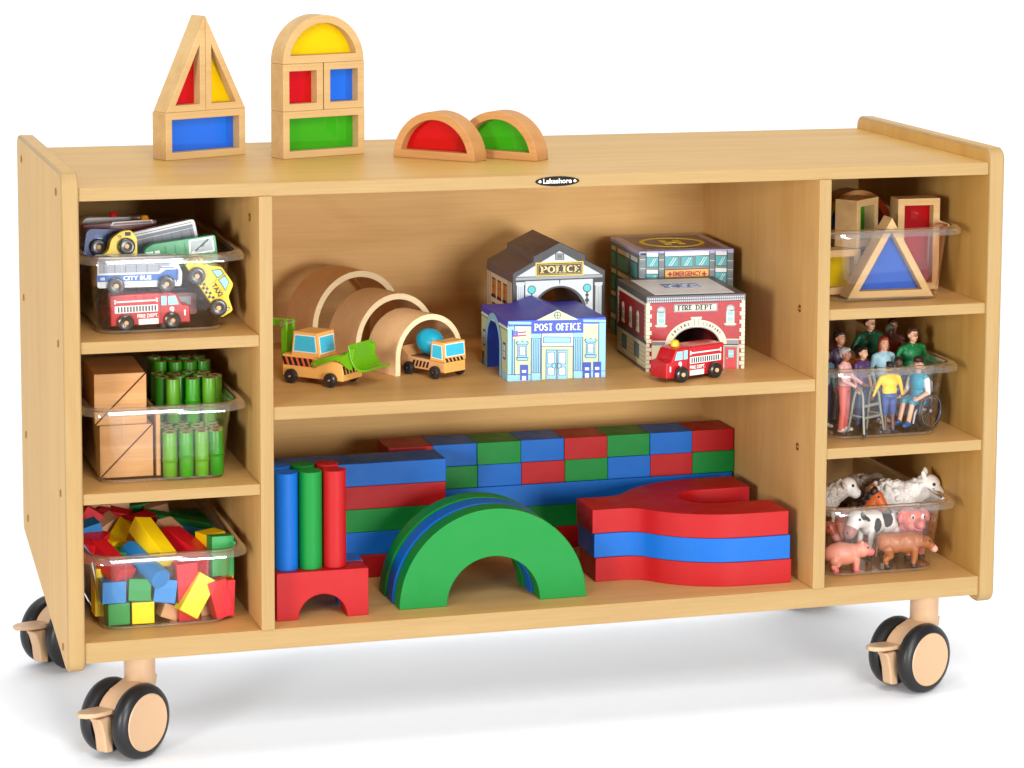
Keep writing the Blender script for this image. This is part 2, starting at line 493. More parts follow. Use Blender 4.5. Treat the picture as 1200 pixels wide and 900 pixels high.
# ---------------------------------------------------------------- shelf unit
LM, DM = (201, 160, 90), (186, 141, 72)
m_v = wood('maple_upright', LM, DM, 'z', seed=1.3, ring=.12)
m_v2 = wood('maple_divider_lightened', (216, 174, 112), (198, 152, 88), 'z', seed=5.1, ring=.2)  # same maple toned lighter: brightness painted in for the shaded interior
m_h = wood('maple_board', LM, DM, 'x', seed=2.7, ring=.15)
m_hb = wood('maple_back_lightened', (222, 180, 118), (204, 158, 96), 'x', seed=7.9, ring=0.22)  # back panel colour lightened too, making up for interior shade
m_edge = wood('maple_edge', (173, 144, 99), (158, 126, 80), 'x', seed=3.1, ring=0.05)  # edge colours toned down to offset the strong frontal light
m_edgev = wood('maple_edge_upright', (173, 144, 99), (158, 126, 80), 'z', seed=4.1, ring=0.1)
m_brass = paint('brass', (158, 112, 56), rough=0.3, metallic=0.7, var=.1)
m_dark = paint('dark_recess', (70, 44, 24), rough=0.7)

XW, TP, DEP, DIN = 1.22, 0.0211, 0.4595, 0.4473
X1, X2, TD = 0.2361, 0.9617, 0.0163
X1b, X2b, XR = X1 + TD, X2 + TD, XW - TP
ZT1, ZT0, ZM1, ZM0, ZB1, ZB0, ZP = 0.7126, 0.6964, 0.4369, 0.4208, 0.1592, 0.1338, 0.7315
ZL1, ZL0, ZK1, ZK0, ZR1, ZR0, ZS1, ZS0 = 0.5272, 0.5129, 0.3424, 0.3291, 0.5271, 0.513, 0.3441, 0.33
REC = 0.0045

unit = thing('storage_shelf', 'light maple mobile shelf unit on four casters, filled with toys and bins', 'shelf')

def side_outline():
    r = 0.016; zb = 0.1225
    p = arc(DEP - r, ZP - r, r, 0, 90, 6) + arc(r, ZP - r, r, 90, 180, 6)
    r2 = 0.02
    p += arc(r2 * .9, zb + r2 * .9, r2 * .9, 180, 270, 6)
    p += [(0.03, zb + .0005), (DEP - .01, 0.196), (DEP - .002, 0.205), (DEP, 0.216)]
    return p
def side(x0, x1):
    mb = MB().prism(side_outline(), x0, x1, 'yz')
    # long front edge in the darker edge tone that offsets the frontal light
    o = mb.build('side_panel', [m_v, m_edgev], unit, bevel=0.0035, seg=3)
    for pl in o.data.polygons:
        if pl.normal.y < -0.3: pl.material_index = 1
    o.modifiers['bevel'].material = 1
    return o
side(0, TP); side(XR, XW)

def board(name, x0, x1, y0, y1, z0, z1, mats=None, bevel=.0012, horiz=True):
    mb = MB().box(x0, x1, y0, y1, z0, z1)
    mb.m[2] = 1
    if name == 'bottom_board': mb.m[0] = 2  # unseen grey underside, added to keep the floor shadow neutral
    return mb.build(name, mats or [m_h, m_edge], unit, bevel=bevel)
board('top_board', TP, XR, REC, DEP - .001, ZT0, ZT1)
board('bottom_board', TP, XR, REC, DEP - .001, ZB0, ZB1, [wood('maple_base_lightened', (214, 170, 108), (196, 148, 84), 'x', seed=11.2, ring=.15), m_edge, paint('added_neutral_underside', (208, 203, 198), rough=.6)])  # upper face lightened against interior shade; neutral grey underside is added
m_in = wood('maple_inner_shelf_lightened', (214, 170, 108), (196, 148, 84), 'x', seed=9.2, ring=.15)  # inner shelves lightened in colour, standing in for light inside the compartments
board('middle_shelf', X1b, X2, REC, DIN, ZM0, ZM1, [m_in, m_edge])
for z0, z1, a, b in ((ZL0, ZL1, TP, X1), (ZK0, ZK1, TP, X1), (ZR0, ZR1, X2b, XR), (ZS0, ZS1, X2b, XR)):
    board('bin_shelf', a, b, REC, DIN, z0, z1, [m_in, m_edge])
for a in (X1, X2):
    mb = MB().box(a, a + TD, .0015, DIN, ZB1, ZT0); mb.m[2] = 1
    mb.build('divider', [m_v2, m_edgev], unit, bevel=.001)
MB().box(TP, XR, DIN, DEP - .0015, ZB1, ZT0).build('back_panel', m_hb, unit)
# stretcher rail under the bottom board, just behind its front edge
board('under_rail', TP, XR, .03, .05, ZB0 - .006, ZB0)

# screws: small brass domes in a countersunk ring
scr = MB().lathe([(0.0052, 0.0), (0.0052, .0004), (.0044, .0011), (.0036, .0002), (.0026, .0002), (.0020, .0012), (0.0, .0016)], (0, 0, 0), (-1, 0, 0), 16)
scr0 = None
def screw(x, y, z, flip=False):
    global scr0
    if scr0 is None:
        o = scr0 = scr.build('screw', m_brass, unit)
    else:
        o = scr0.copy(); COL.objects.link(o)
    o.location = (x, y, z)
    if flip: o.rotation_euler = (0, 0, math.pi)
for z in (.704, .5205, .337, .146): screw(0, .045, z)
for z in (.704, .5205, .337): screw(0, .405, z)
screw(0, .40, .225)
# dowel heads on the inner faces of uprights, level with the bin shelves
for z in (.520, .336): screw(X2, .065, z)
screw(X1, .06, .664); 
for y in (.39,): screw(X2, y, .402)

# oval badge on the top board's front edge
m_black = paint('badge_black', (14, 11, 10), rough=.6, spec=.2)
m_print = paint('badge_silver', (236, 230, 220), rough=.4)
bx, bz = 0.6115, 0.7045
mb = MB(); mb.prism([(bx + .0285 * math.cos(2 * math.pi * i / 40), bz + .0062 * math.sin(2 * math.pi * i / 40)) for i in range(40)], REC - .0012, REC - .0001, 'xz')
badge = mb.build('badge', m_black, unit, bevel=.0004)
F = Face((bx, REC - .0012, bz), (1, 0, 0), (0, 0, 1))
mb = MB(); F.text(mb, 'Lakeshore', -.0185, -.0026, .0185, .0036, lift=.0002, bold=.022)
for sx in (-1, 1):
    F.disc(mb, sx * .0225, 0, .0017, lift=.0002)
    F.poly(mb, [(sx * .0225, .0024), (sx * .0215, 0), (sx * .0255, -.0008)], lift=.00022)
mb.build('lettering', m_print, badge, smooth=0)

# casters
m_tyre = paint('caster_rubber', (17, 16, 18), rough=.42, var=.12)
m_tan = paint('caster_plastic', (198, 161, 124), rough=.42, var=.03)
def caster(x, y, ang):
    """twin-wheel swivel caster; ang is the direction its wheel axle points (degrees), WR its wheel radius"""
    WR = .0468
    c = bpy.data.objects.new('caster', None); COL.objects.link(c); c.parent = unit; c.location = (x, y, 0)
    mb = MB().lathe([(.0, .0001), (.0205, .0001), (.021, .001), (.021, .006), (.0192, .0075), (.0192, .034)], (0, 0, ZB0 - .0025), (0, 0, -1), 40)
    mb.box(-.026, .026, -.024 - (.03 if y > .4 else 0), .024, ZB0 - .0025, ZB0 - .0003)
    mb.build('swivel_plate', m_tan, c, bevel=.0004)
    A = Matrix.Rotation(R(ang), 4, 'Z')     # local x = axle direction
    off = .028                               # wheel trails behind the stem
    mb = MB(A)
    hood = arc(-off, WR, .040, -35, 150, 20) + [(-off - .0, WR - .02)]
    mb.prism(hood, -.0135, .0135, 'yz')
    # neck: a curved web leaning back from the stem to the axle
    mb.prism([(-off - .010, .060), (.0150, .078), (.0188, .094), (-.0100, .094), (-off - .016, .084)], -.0140, .0140, 'yz')
    mb.lathe([(0, .0), (.0191, .0), (.0191, .018), (.0170, .026), (.008, .031), (0, .032)], (0, 0, .1035), (0, 0, -1), 32)
    mb.build('fork', m_tan, c, bevel=.003, seg=3)
    for s in (-1, 1):
        mb = MB(A)
        x0 = s * .0148
        prof = [(.02, 0), (.0385, 0), (.0435, .0018), (.0458, .0055), (WR, .0105), (.0458, .0155), (.0435, .0195), (.0388, .022), (.0362, .0225), (.0352, .021)]
        mb.lathe(prof, (x0, -off, WR), (s, 0, 0), 56)
        w = mb.build('wheel', m_tyre, c)
        mb = MB(A).lathe([(.0358, .018), (.0358, .0222), (.0345, .0232), (.033, .0228), (0, .0236)], (x0, -off, WR), (s, 0, 0), 48)
        mb.build('hub_cap', m_tan, w)
    # brake: thin rounded pedal on a curved arm between the wheels
    mb = MB(A)
    arm = [(-off - .030, .012), (-off - .044, .014), (-off - .047, .036), (-off - .052, .052), (-off - .058, .0595), (-off - .034, .0595), (-off - .032, .045)]
    mb.prism(arm, -.0085, .0085, 'yz')
    pad = [(-.013, -off - .034), (.013, -off - .034), (.0145, -off - .052), (.0135, -off - .068), (.008, -off - .079), (0, -off - .083), (-.008, -off - .079), (-.0135, -off - .068), (-.0145, -off - .052)]
    mb2 = MB(A @ Matrix.Translation((0, -.0, .0585)) @ Matrix.Rotation(R(-5), 4, 'X'))
    mb2.prism(pad, -.002, .004, 'xy')
    mb.build('brake_arm', m_tan, c, bevel=.003)
    mb2.build('brake_pedal', m_tan, c, bevel=.002, seg=3)
    return c
caster(.097, .076, -50)
caster(1.147, .062, -65)
caster(.073, .490, -55)
caster(1.146, .462, 185)

# ---------------------------------------------------------------- clear bins
m_clear = clear('clear_bin_wall', (0.993, 0.988, 0.984), boost=1.0, haze=.003)
m_rim = clear('clear_bin_rim', (0.965, 0.96, 0.955), boost=3.0, rough=.05, haze=.035)
def rr3(x0, x1, y0, y1, r, z, n=6):
    return [(p[0], p[1], z) for p in rrect(x0, x1, y0, y1, r, n)]
def bin_(x, z, label):
    """tapered clear tub 0.204 wide; x, z = left end of its rim and the shelf it stands on"""
    t = thing('storage_bin', label, 'bin', (x, .0255, z), 0, 'clear plastic bins in the shelf compartments')
    W, D, H = .204, .404, .098
    loops = []
    def lp(ins, r, zz): loops.append(rr3(ins, W - ins, ins, D - ins, r, zz))
    # outer skin from the base up to under the rim
    lp(.033, .018, .0006); lp(.0285, .022, .0018); lp(.0250, .0255, .0055); lp(.0236, .027, .011); lp(.0165, .027, H - .0075)
    # inner skin back down
    lp(.0145, .0265, H - .003)
    lp(.0182, .026, H - .008); lp(.0254, .026, .011); lp(.0270, .024, .0070); lp(.0300, .0205, .0038); lp(.034, .017, .0030)
    v = []; f = []; n = len(loops[0])
    for l in loops: v += l
    for k in range(len(loops) - 1):
        f += [(k * n + i, k * n + (i + 1) % n, (k + 1) * n + (i + 1) % n, (k + 1) * n + i) for i in range(n)]
    f.append(tuple(reversed(range(n)))); f.append(tuple((len(loops) - 1) * n + i for i in range(n)))
    mb = MB().add(v, f)
    # shallow moulded ribs on the front wall
    for rx in (.052, W - .052):
        mb.tube([(rx, .0135, H - .008), (rx, .0165, .052), (rx, .0178, .05)], [.0017, .0017, .0012], 8)
    mb.build('tub', m_clear, t, smooth=50)
    MB().tube(rr3(.0262, W - .0262, .0262, D - .0262, .0235, .0030), .0013, 8, closed=True).build('base_highlight_bead', m_rim, t)  # bead added so the base edge shows a bright highlight line
    loops = []
    lp(.0145, .0265, H - .0045); lp(.0135, .027, H - .0012); lp(.010, .029, H); lp(.004, .032, H - .001); lp(.0004, .0335, H - .005)
    lp(0, .0335, H - .010); lp(.0015, .033, H - .0105); lp(.0022, .033, H - .006); lp(.006, .031, H - .0032); lp(.0115, .028, H - .0036); lp(.0165, .027, H - .0085)
    v = []; f = []
    for l in loops: v += l
    for k in range(len(loops) - 1):
        f += [(k * n + i, k * n + (i + 1) % n, (k + 1) * n + (i + 1) % n, (k + 1) * n + i) for i in range(n)]
    MB().add(v, f).build('rim', m_rim, t, smooth=60)
    return t
BX1, BX2 = .0243, .9797
bin_(BX1, ZL1 + .0004, 'clear bin of wooden toy vehicles, topmost of the three left bins')
bin_(BX1, ZK1 + .0004, 'clear bin of green bamboo pieces and wooden prisms, middle left')
bin_(BX1, ZB1 + .0004, 'clear bin heaped with small coloured building blocks, bottom left')
bin_(BX2, ZR1 + .0004, 'clear bin of wood-framed window blocks, topmost of the three right bins')
bin_(BX2, ZS1 + .0004, 'clear bin of small people figures, middle right')
bin_(BX2, ZB1 + .0004, 'clear bin of farm animal figures, bottom right')
# ---------------------------------------------------------------- foam blocks on the bottom shelf
def foam(nm, rgb): return paint('foam_' + nm, rgb, rough=.5, var=.05, scale=240, bump=.06, spec=.3)
FR, FB, FG = foam('red', (170, 13, 17)), foam('blue', (0, 96, 184)), foam('green', (0, 126, 46))
FC = {'red': FR, 'blue': FB, 'green': FG}
U = 0.0308
def foam_box(name, col, x, y, z, sx, sy, sz, label, group=None, cat='block', rot=0):
    o = MB().box(0, sx, 0, sy, 0.0001, sz - .0002).build(name, FC[col], bevel=.0009, loc=(x, y, z), rot=(0, 0, R(rot)))
    return tag(o, label, cat, group)
Z0 = ZB1
# back wall: long planks below, two courses of short bricks above
wy = .303; wx0, wx1 = .4665, .9600; bw = (wx1 - wx0) / 8
for k, (col, w) in enumerate((('red', 'bottom'), ('green', 'second'), ('blue', 'third'))):
    foam_box('foam_plank', col, wx0 - .001 * k, wy + (k == 1) * .001, Z0 + U * k, wx1 - wx0, .0615, U,
             {'red': 'long red foam plank lying on the shelf at the base of the brick wall',
              'green': 'long green foam plank second from the bottom of the brick wall',
              'blue': 'long blue foam plank right under the two brick courses'}[col], 'long foam planks of the back wall')
rows = [(3, ['red', 'blue', 'green', 'blue', 'red', 'green', 'blue', 'red', ]), ]
top = ['red', 'blue', 'green', 'blue', 'red', 'green', 'blue', 'red']
low = ['green', 'blue', 'green', 'blue', 'red', 'green', 'blue', 'red', 'green']
ordn = ['leftmost', 'second', 'third', 'fourth', 'fifth', 'sixth', 'seventh', 'rightmost']
for i, c in enumerate(top):
    foam_box('foam_brick', c, wx0 + bw * i, wy + .0012 * (i % 2), Z0 + U * 4, bw - .0003, .0615, U,
             ('%s foam brick, %s in the top row of the back wall' % (c, ordn[i])) if i in (0, 7) else
             ('%s foam brick in the top row of the back wall, %s from left' % (c, ordn[i])), 'foam bricks of the back wall')
for i, c in enumerate(low[1:], 0):
    foam_box('foam_brick', c, wx0 + bw * i + .0012, wy + .001, Z0 + U * 3, bw - .0003, .0615, U,
             ('%s foam brick, %s in the lower brick row of the back wall' % (c, ordn[i])) if i in (0, 7) else
             ('%s foam brick in the lower brick row of the wall, %s from left' % (c, ordn[i])), 'foam bricks of the back wall')
# left stack of five long blocks
for k, (c, w) in enumerate((('red', 'lowest, lying on the shelf'), ('blue', 'second from the bottom'), ('green', 'in the middle'), ('red', 'just below the top one'), ('blue', 'topmost of the stack'))):
    foam_box('long_foam_block', c, .2745 + .0006 * k, .219, Z0 + U * k, .248, .0615, U,
             'long %s foam block in the left stack behind the cylinders, %s' % (c, w), 'long foam blocks stacked at left')
# bridge blocks
def bridge_mb(L=.1165, H=.0608, D=.040, r=.031):
    a = arc(L / 2, 0.0001, r, 180, 0, 20)
    return MB().prism([(0, .0001)] + a + [(L, .0001), (L, H), (0, H)], 0, D, 'xz')
bx0 = X1b + .0095
for c, y, lb in (('red', .038, 'red foam bridge block with arched cut-out, nearest the shelf front'), ('blue', .079, 'blue foam bridge block hidden behind the red bridge block')):
    o = bridge_mb().build('bridge_block', FC[c], bevel=.0009, loc=(bx0 + (.002 if c == 'blue' else 0), y, Z0)); tag(o, lb, 'block')
# cylinders standing on the bridge blocks
for row, y in ((0, .060), (1, .0995)):
    for k, c in enumerate(('blue', 'green', 'red')):
        o = MB().cyl((0, 0, .0001), (0, 0, .1235), .0148, .0148, 48).build('foam_cylinder', FC[c], bevel=.0009, loc=(bx0 + .0165 + .0306 * k - .0015 * row, y, Z0 + .0609))
        tag(o, '%s foam cylinder standing in the %s row of the cylinder group' % (c, ('front', 'rear')[row]), 'cylinder', 'upright foam cylinders')
# three half-ring arches one behind another
def half_arch():
    n = 40; ro, ri = .1232, .0612
    outer = arc(0, 0.0001, ro, 180, 0, n); inner = arc(0, 0.0001, ri, 180, 0, n)
    return MB().ring(outer, inner, 0, .0300, closed=False)
for y, c, lb, dx in ((.0495, 'green', 'green half-ring foam arch, frontmost of the three', 0), (.0835, 'blue', 'blue half-ring foam arch sandwiched between two green arches', -.0015), (.1185, 'green', 'green half-ring foam arch, rearmost of the three', -.003)):
    o = half_arch().build('foam_arch', FC[c], bevel=.0009, loc=(.544 + dx, y, Z0)); tag(o, lb, 'arch', 'half-ring foam arches')
# Y-shaped blocks
def catm(pts, n=8):
    out = []
    P = [Vector(p) for p in pts]
    for i in range(len(P) - 1):
        p0, p1, p2, p3 = P[max(i - 1, 0)], P[i], P[i + 1], P[min(i + 2, len(P) - 1)]
        for k in range(n):
            t = k / n
            out.append(tuple(.5 * ((2 * p1) + (p2 - p0) * t + (2 * p0 - 5 * p1 + 4 * p2 - p3) * t * t + (3 * p1 - p0 - 3 * p2 + p3) * t ** 3)))
    out.append(tuple(P[-1])); return out
def ypoly():
    sy, cy = .036, 0.0
    lowc = catm([(0, -sy), (.04, -sy), (.062, -.043), (.085, -.068), (.115, -.090), (.155, -.105), (.20, -.1085), (.247, -.1085)], 6)
    slot = catm([(.247, -.040), (.200, -.040), (.165, -.0395), (.143, -.028), (.134, 0), (.143, .028), (.165, .0395), (.200, .040), (.247, .040)], 6)
    up = [(p[0], -p[1]) for p in reversed(lowc)]
    return lowc + slot + up
for k, (c, dx, dy) in enumerate((('red', .0035, 0), ('blue', .0018, .001), ('red', -.0005, 0.002))):
    z = Z0 + .0322 * k
    o = MB().prism(ypoly(), .0001, .0319, 'xy').build('forked_foam_block', FC[c], bevel=.0009, loc=(.6965 + dx, .151 + dy, z))
    tag(o, ('red Y-shaped foam block on the shelf, bottom of its stack', 'blue Y-shaped foam block between two red ones', 'red Y-shaped foam block topmost in its stack')[k], 'block', 'Y-shaped foam blocks stacked at right')

# ---------------------------------------------------------------- wood-framed window blocks
m_fr = wood('block_wood', (206, 174, 124), (186, 148, 96), 'x', seed=.4, ring=.12, rough=.5)
m_frz = wood('block_wood_side', (230, 190, 140), (206, 156, 106), 'z', seed=.9, ring=.12, rough=.5)
m_frd = wood('block_wood_shaded', (200, 148, 94), (176, 124, 72), 'x', seed=2.2, ring=.2, rough=.5)  # darker half-round frames: shade of faces turned from the light, put into colour
TINT = {'red': tinted('acrylic_red', (232, 8, 26), .55), 'blue': tinted('acrylic_blue', (46, 136, 252), .6),
        'yellow': tinted('acrylic_yellow', (255, 226, 0), .75), 'green': tinted('acrylic_green', (72, 196, 36), .62)}
BT = .0308
def inset_poly(poly, d):
    n = len(poly); out = []
    ar = sum(poly[i][0] * poly[(i + 1) % n][1] - poly[(i + 1) % n][0] * poly[i][1] for i in range(n))
    sg = 1 if ar > 0 else -1
    for i in range(n):
        a, b, c = Vector(poly[i - 1]), Vector(poly[i]), Vector(poly[(i + 1) % n])
        e1, e2 = (b - a).normalized(), (c - b).normalized()
        n1, n2 = Vector((-e1.y, e1.x)) * sg, Vector((-e2.y, e2.x)) * sg
        m = (n1 + n2); m.normalize(); k = d / max(.2, m.dot(n1))
        out.append(tuple(b + m * k))
    return out
def window_block(kind, col, label, loc, rot, w=.0612, h=.0612, d=.0095, name='window_block', mats=None, T=BT, dark=False):
    """frame with a coloured acrylic pane; local x = width, y = thickness, z = up, origin at the lower front left corner"""
    t = thing(name, label, 'block', loc, rot, 'wood-framed coloured window blocks')
    if kind == 'rect': o = [(0, 0), (w, 0), (w, h), (0, h)]; i = inset_poly(o, d)
    elif kind == 'rtri': o = [(0, 0), (w, 0), (w, h)]; i = inset_poly(o, d * .92)
    elif kind == 'ltri': o = [(0, 0), (w, 0), (0, h)]; i = inset_poly(o, d * .92)
    elif kind == 'tri': o = [(0, 0), (w, 0), (w / 2, h)]; i = inset_poly(o, d)
    elif kind == 'half':
        r = w / 2; a = arc(r, 0, r, 0, 180, 32); o = a
        b = r - d; a0 = math.degrees(math.asin(d / b))
        i = arc(r, 0, b, a0, 180 - a0, 32)
    if kind in ('rect', 'tri'):
        # slightly eased by the bevel below
        pass
    mb = MB().ring(o, i, 0, T)
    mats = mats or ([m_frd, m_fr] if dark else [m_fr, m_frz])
    mb.build('frame', mats[0], t, bevel=.0008)
    MB().prism([(p[0], p[1]) for p in inset_poly(i, -.0012)], T / 2 - .0012, T / 2 + .0012, 'xz').build('pane', TINT[col], t, smooth=30)
    return t
def up(loc, rot, dx, dz):   # a point dx along the block's own width and dz above
    return (loc[0] + dx * math.cos(R(rot)), loc[1] + dx * math.sin(R(rot)), loc[2] + dz)
def rz(a): return (0, 0, R(a))
TT = ZT1 + .0001; UM = .0613
L1 = (.167, .2641, TT)
window_block('rect', 'blue', 'wood-framed blue oblong block on the top, under the two triangles', L1, rz(25), w=.1238)
window_block('rtri', 'red', 'wood-framed red triangle block, left half of the spire on top', up(L1, 25, .0012, UM), rz(25), w=.0607, h=.1225)
window_block('ltri', 'yellow', 'wood-framed yellow triangle block, right half of the spire on top', up(L1, 25, .0624, UM), rz(24.5), w=.0610, h=.1215)
L2 = (.3155, .2464, TT)
window_block('rect', 'green', 'wood-framed green oblong block at the foot of the arched tower', L2, rz(20.5), w=.1245)
window_block('rect', 'red', 'wood-framed red square block in the middle of the arched tower', up(L2, 20.5, 0, UM), rz(20.5), w=.0608)
window_block('rect', 'blue', 'wood-framed blue square block in the middle of the arched tower', up(L2, 20.5, .0622, UM), rz(20), w=.0614)
window_block('half', 'yellow', 'wood-framed yellow half-round block crowning the tower', up(L2, 20.5, 0, 2 * UM), rz(20.5), w=.1235, d=.0105)
a = -46
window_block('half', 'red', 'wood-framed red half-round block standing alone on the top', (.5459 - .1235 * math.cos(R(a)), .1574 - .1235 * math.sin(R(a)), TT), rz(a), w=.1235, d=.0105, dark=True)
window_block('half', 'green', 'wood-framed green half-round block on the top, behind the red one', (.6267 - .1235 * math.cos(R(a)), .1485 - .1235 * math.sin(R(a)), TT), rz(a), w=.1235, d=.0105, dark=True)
# in the top right bin
ZR = ZR1 + .0038
window_block('tri', 'blue', 'wood-framed blue triangle block in the front of its bin', (1.0255, .058, ZR), rz(-2), w=.121, h=.106)
window_block('rect', 'red', 'wood-framed red oblong block standing on end in its bin', (1.1165, .108, ZR), (0, 0, R(-2)), w=.0600, h=.1235)
window_block('rect', 'green', 'wood-framed green square block resting above the pile in the bin', (1.0545, .100, ZR + .0600), rz(38), w=.0570, h=.0640, T=.034)
window_block('rect', 'yellow', 'wood-framed block standing low behind the triangle, left in the bin', (1.004, .094, ZR), rz(4), w=.0560, h=.0595)
window_block('rect', 'red', 'low wood-framed block at the bin centre, mostly behind the triangle', (1.060, .160, ZR), rz(4), w=.0500, h=.0595)
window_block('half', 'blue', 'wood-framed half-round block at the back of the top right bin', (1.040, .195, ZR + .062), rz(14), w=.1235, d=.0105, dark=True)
window_block('rect', 'green', 'wood-framed oblong block lying under the half-round one in the bin', (1.020, .205, ZR), rz(6), w=.1235, h=.0612)
# ---------------------------------------------------------------- nesting wooden tunnels on the middle shelf
m_ply = wood('bent_ply', (238, 198, 150), (220, 174, 124), 'x', seed=3.3, ring=.2, rough=.45)
m_plye = wood('ply_edge', (244, 224, 184), (228, 200, 154), 'x', seed=1.1, ring=.1, rough=.5)
ZM = ZM1 + .0001
def tunnel(x, y, r, leg, th, dep, label):
    n = 36
    def u(rr): return [(-rr, 0)] + arc(0, leg, rr, 180, 0, n) + [(rr, 0)]
    mb = MB().ring(u(r), u(r - th), 0, dep, mat=0, closed=False, facemat=1)
    o = mb.build('wooden_tunnel', [m_ply, m_plye], bevel=.0006, loc=(x, y, ZM), rot=(0, 0, .39))
    tag(o, label, 'tunnel', 'nesting wooden tunnels')
tunnel(.493, .183, .0537, .0225, .0075, .0640, 'smallest bent-wood tunnel, in front, with a truck in its mouth')
tunnel(.4675, .262, .0647, .0275, .0080, .0640, 'middle-sized bent-wood tunnel between the small and large ones')
tunnel(.434, .342, .0730, .0390, .0085, .0640, 'largest bent-wood tunnel, rearmost against the back panel')

# ---------------------------------------------------------------- construction toys
m_toy = wood('toy_body_wood', (240, 184, 104), (226, 164, 84), 'x', seed=.7, ring=.1, rough=.35)
m_toyn = wood('toy_natural_wood', (226, 168, 112), (210, 150, 94), 'x', seed=.2, ring=.1, rough=.4)
m_lime = paint('lime_paint', (100, 168, 14), rough=.28, var=.02, coat=.3)
m_glassb = paint('printed_window_blue', (64, 190, 222), rough=.3, var=.02)
m_white = paint('white_print', (240, 240, 236), rough=.4, var=.01)
m_ink = paint('black_print', (34, 26, 24), rough=.45, var=.05)
m_wheel = paint('black_wheel', (34, 30, 32), rough=.28, var=.1, coat=.3)
m_peg = wood('wheel_peg', (226, 188, 142), (206, 160, 112), 'y', ring=0, scale=4, rough=.5)
m_pin = paint('steel_pin', (214, 208, 196), rough=.25, metallic=.9)
m_teal = paint('mixer_teal', (10, 156, 186), rough=.4, var=.03)

def toy_wheel(parent, x, y, z, r, wd, side, peg=None, pr=.28, smooth_dome=False):
    mb = MB().lathe([(0, 0), (r * .8, 0), (r * .96, wd * .15), (r, wd * .35), (r, wd * .65), (r * .93, wd * .9), (r * .75, wd), (r * .45, wd * .9), (0, wd * .88)], (0, 0, 0), (0, side, 0), 36)
    w = mb.build('wheel', m_wheel, parent, loc=(x, y, z))
    MB().lathe([(0, wd * .7), (r * pr, wd * .7), (r * pr, wd * 1.06), (r * pr * .7, wd * 1.16), (0, wd * 1.18)], (0, 0, 0), (0, side, 0), 20).build('axle_peg', peg or m_peg, w)
    return w

def stripes(mb, F, x0, z0, x1, z1, n, slant, mat, lift=.0004):
    w = (x1 - x0) / n
    for k in range(n):
        a = x0 + w * (k + .2)
        F.poly(mb, [(a, z0), (a + w * .55, z0), (a + w * .55 + slant, z1), (a + slant, z1)], mat, lift)

def window_pane(mb, F, pts, m_frame, m_in, d=.0009):
    F.poly(mb, pts, m_frame, .0003); F.poly(mb, inset_poly(pts, d), m_in, .0005)

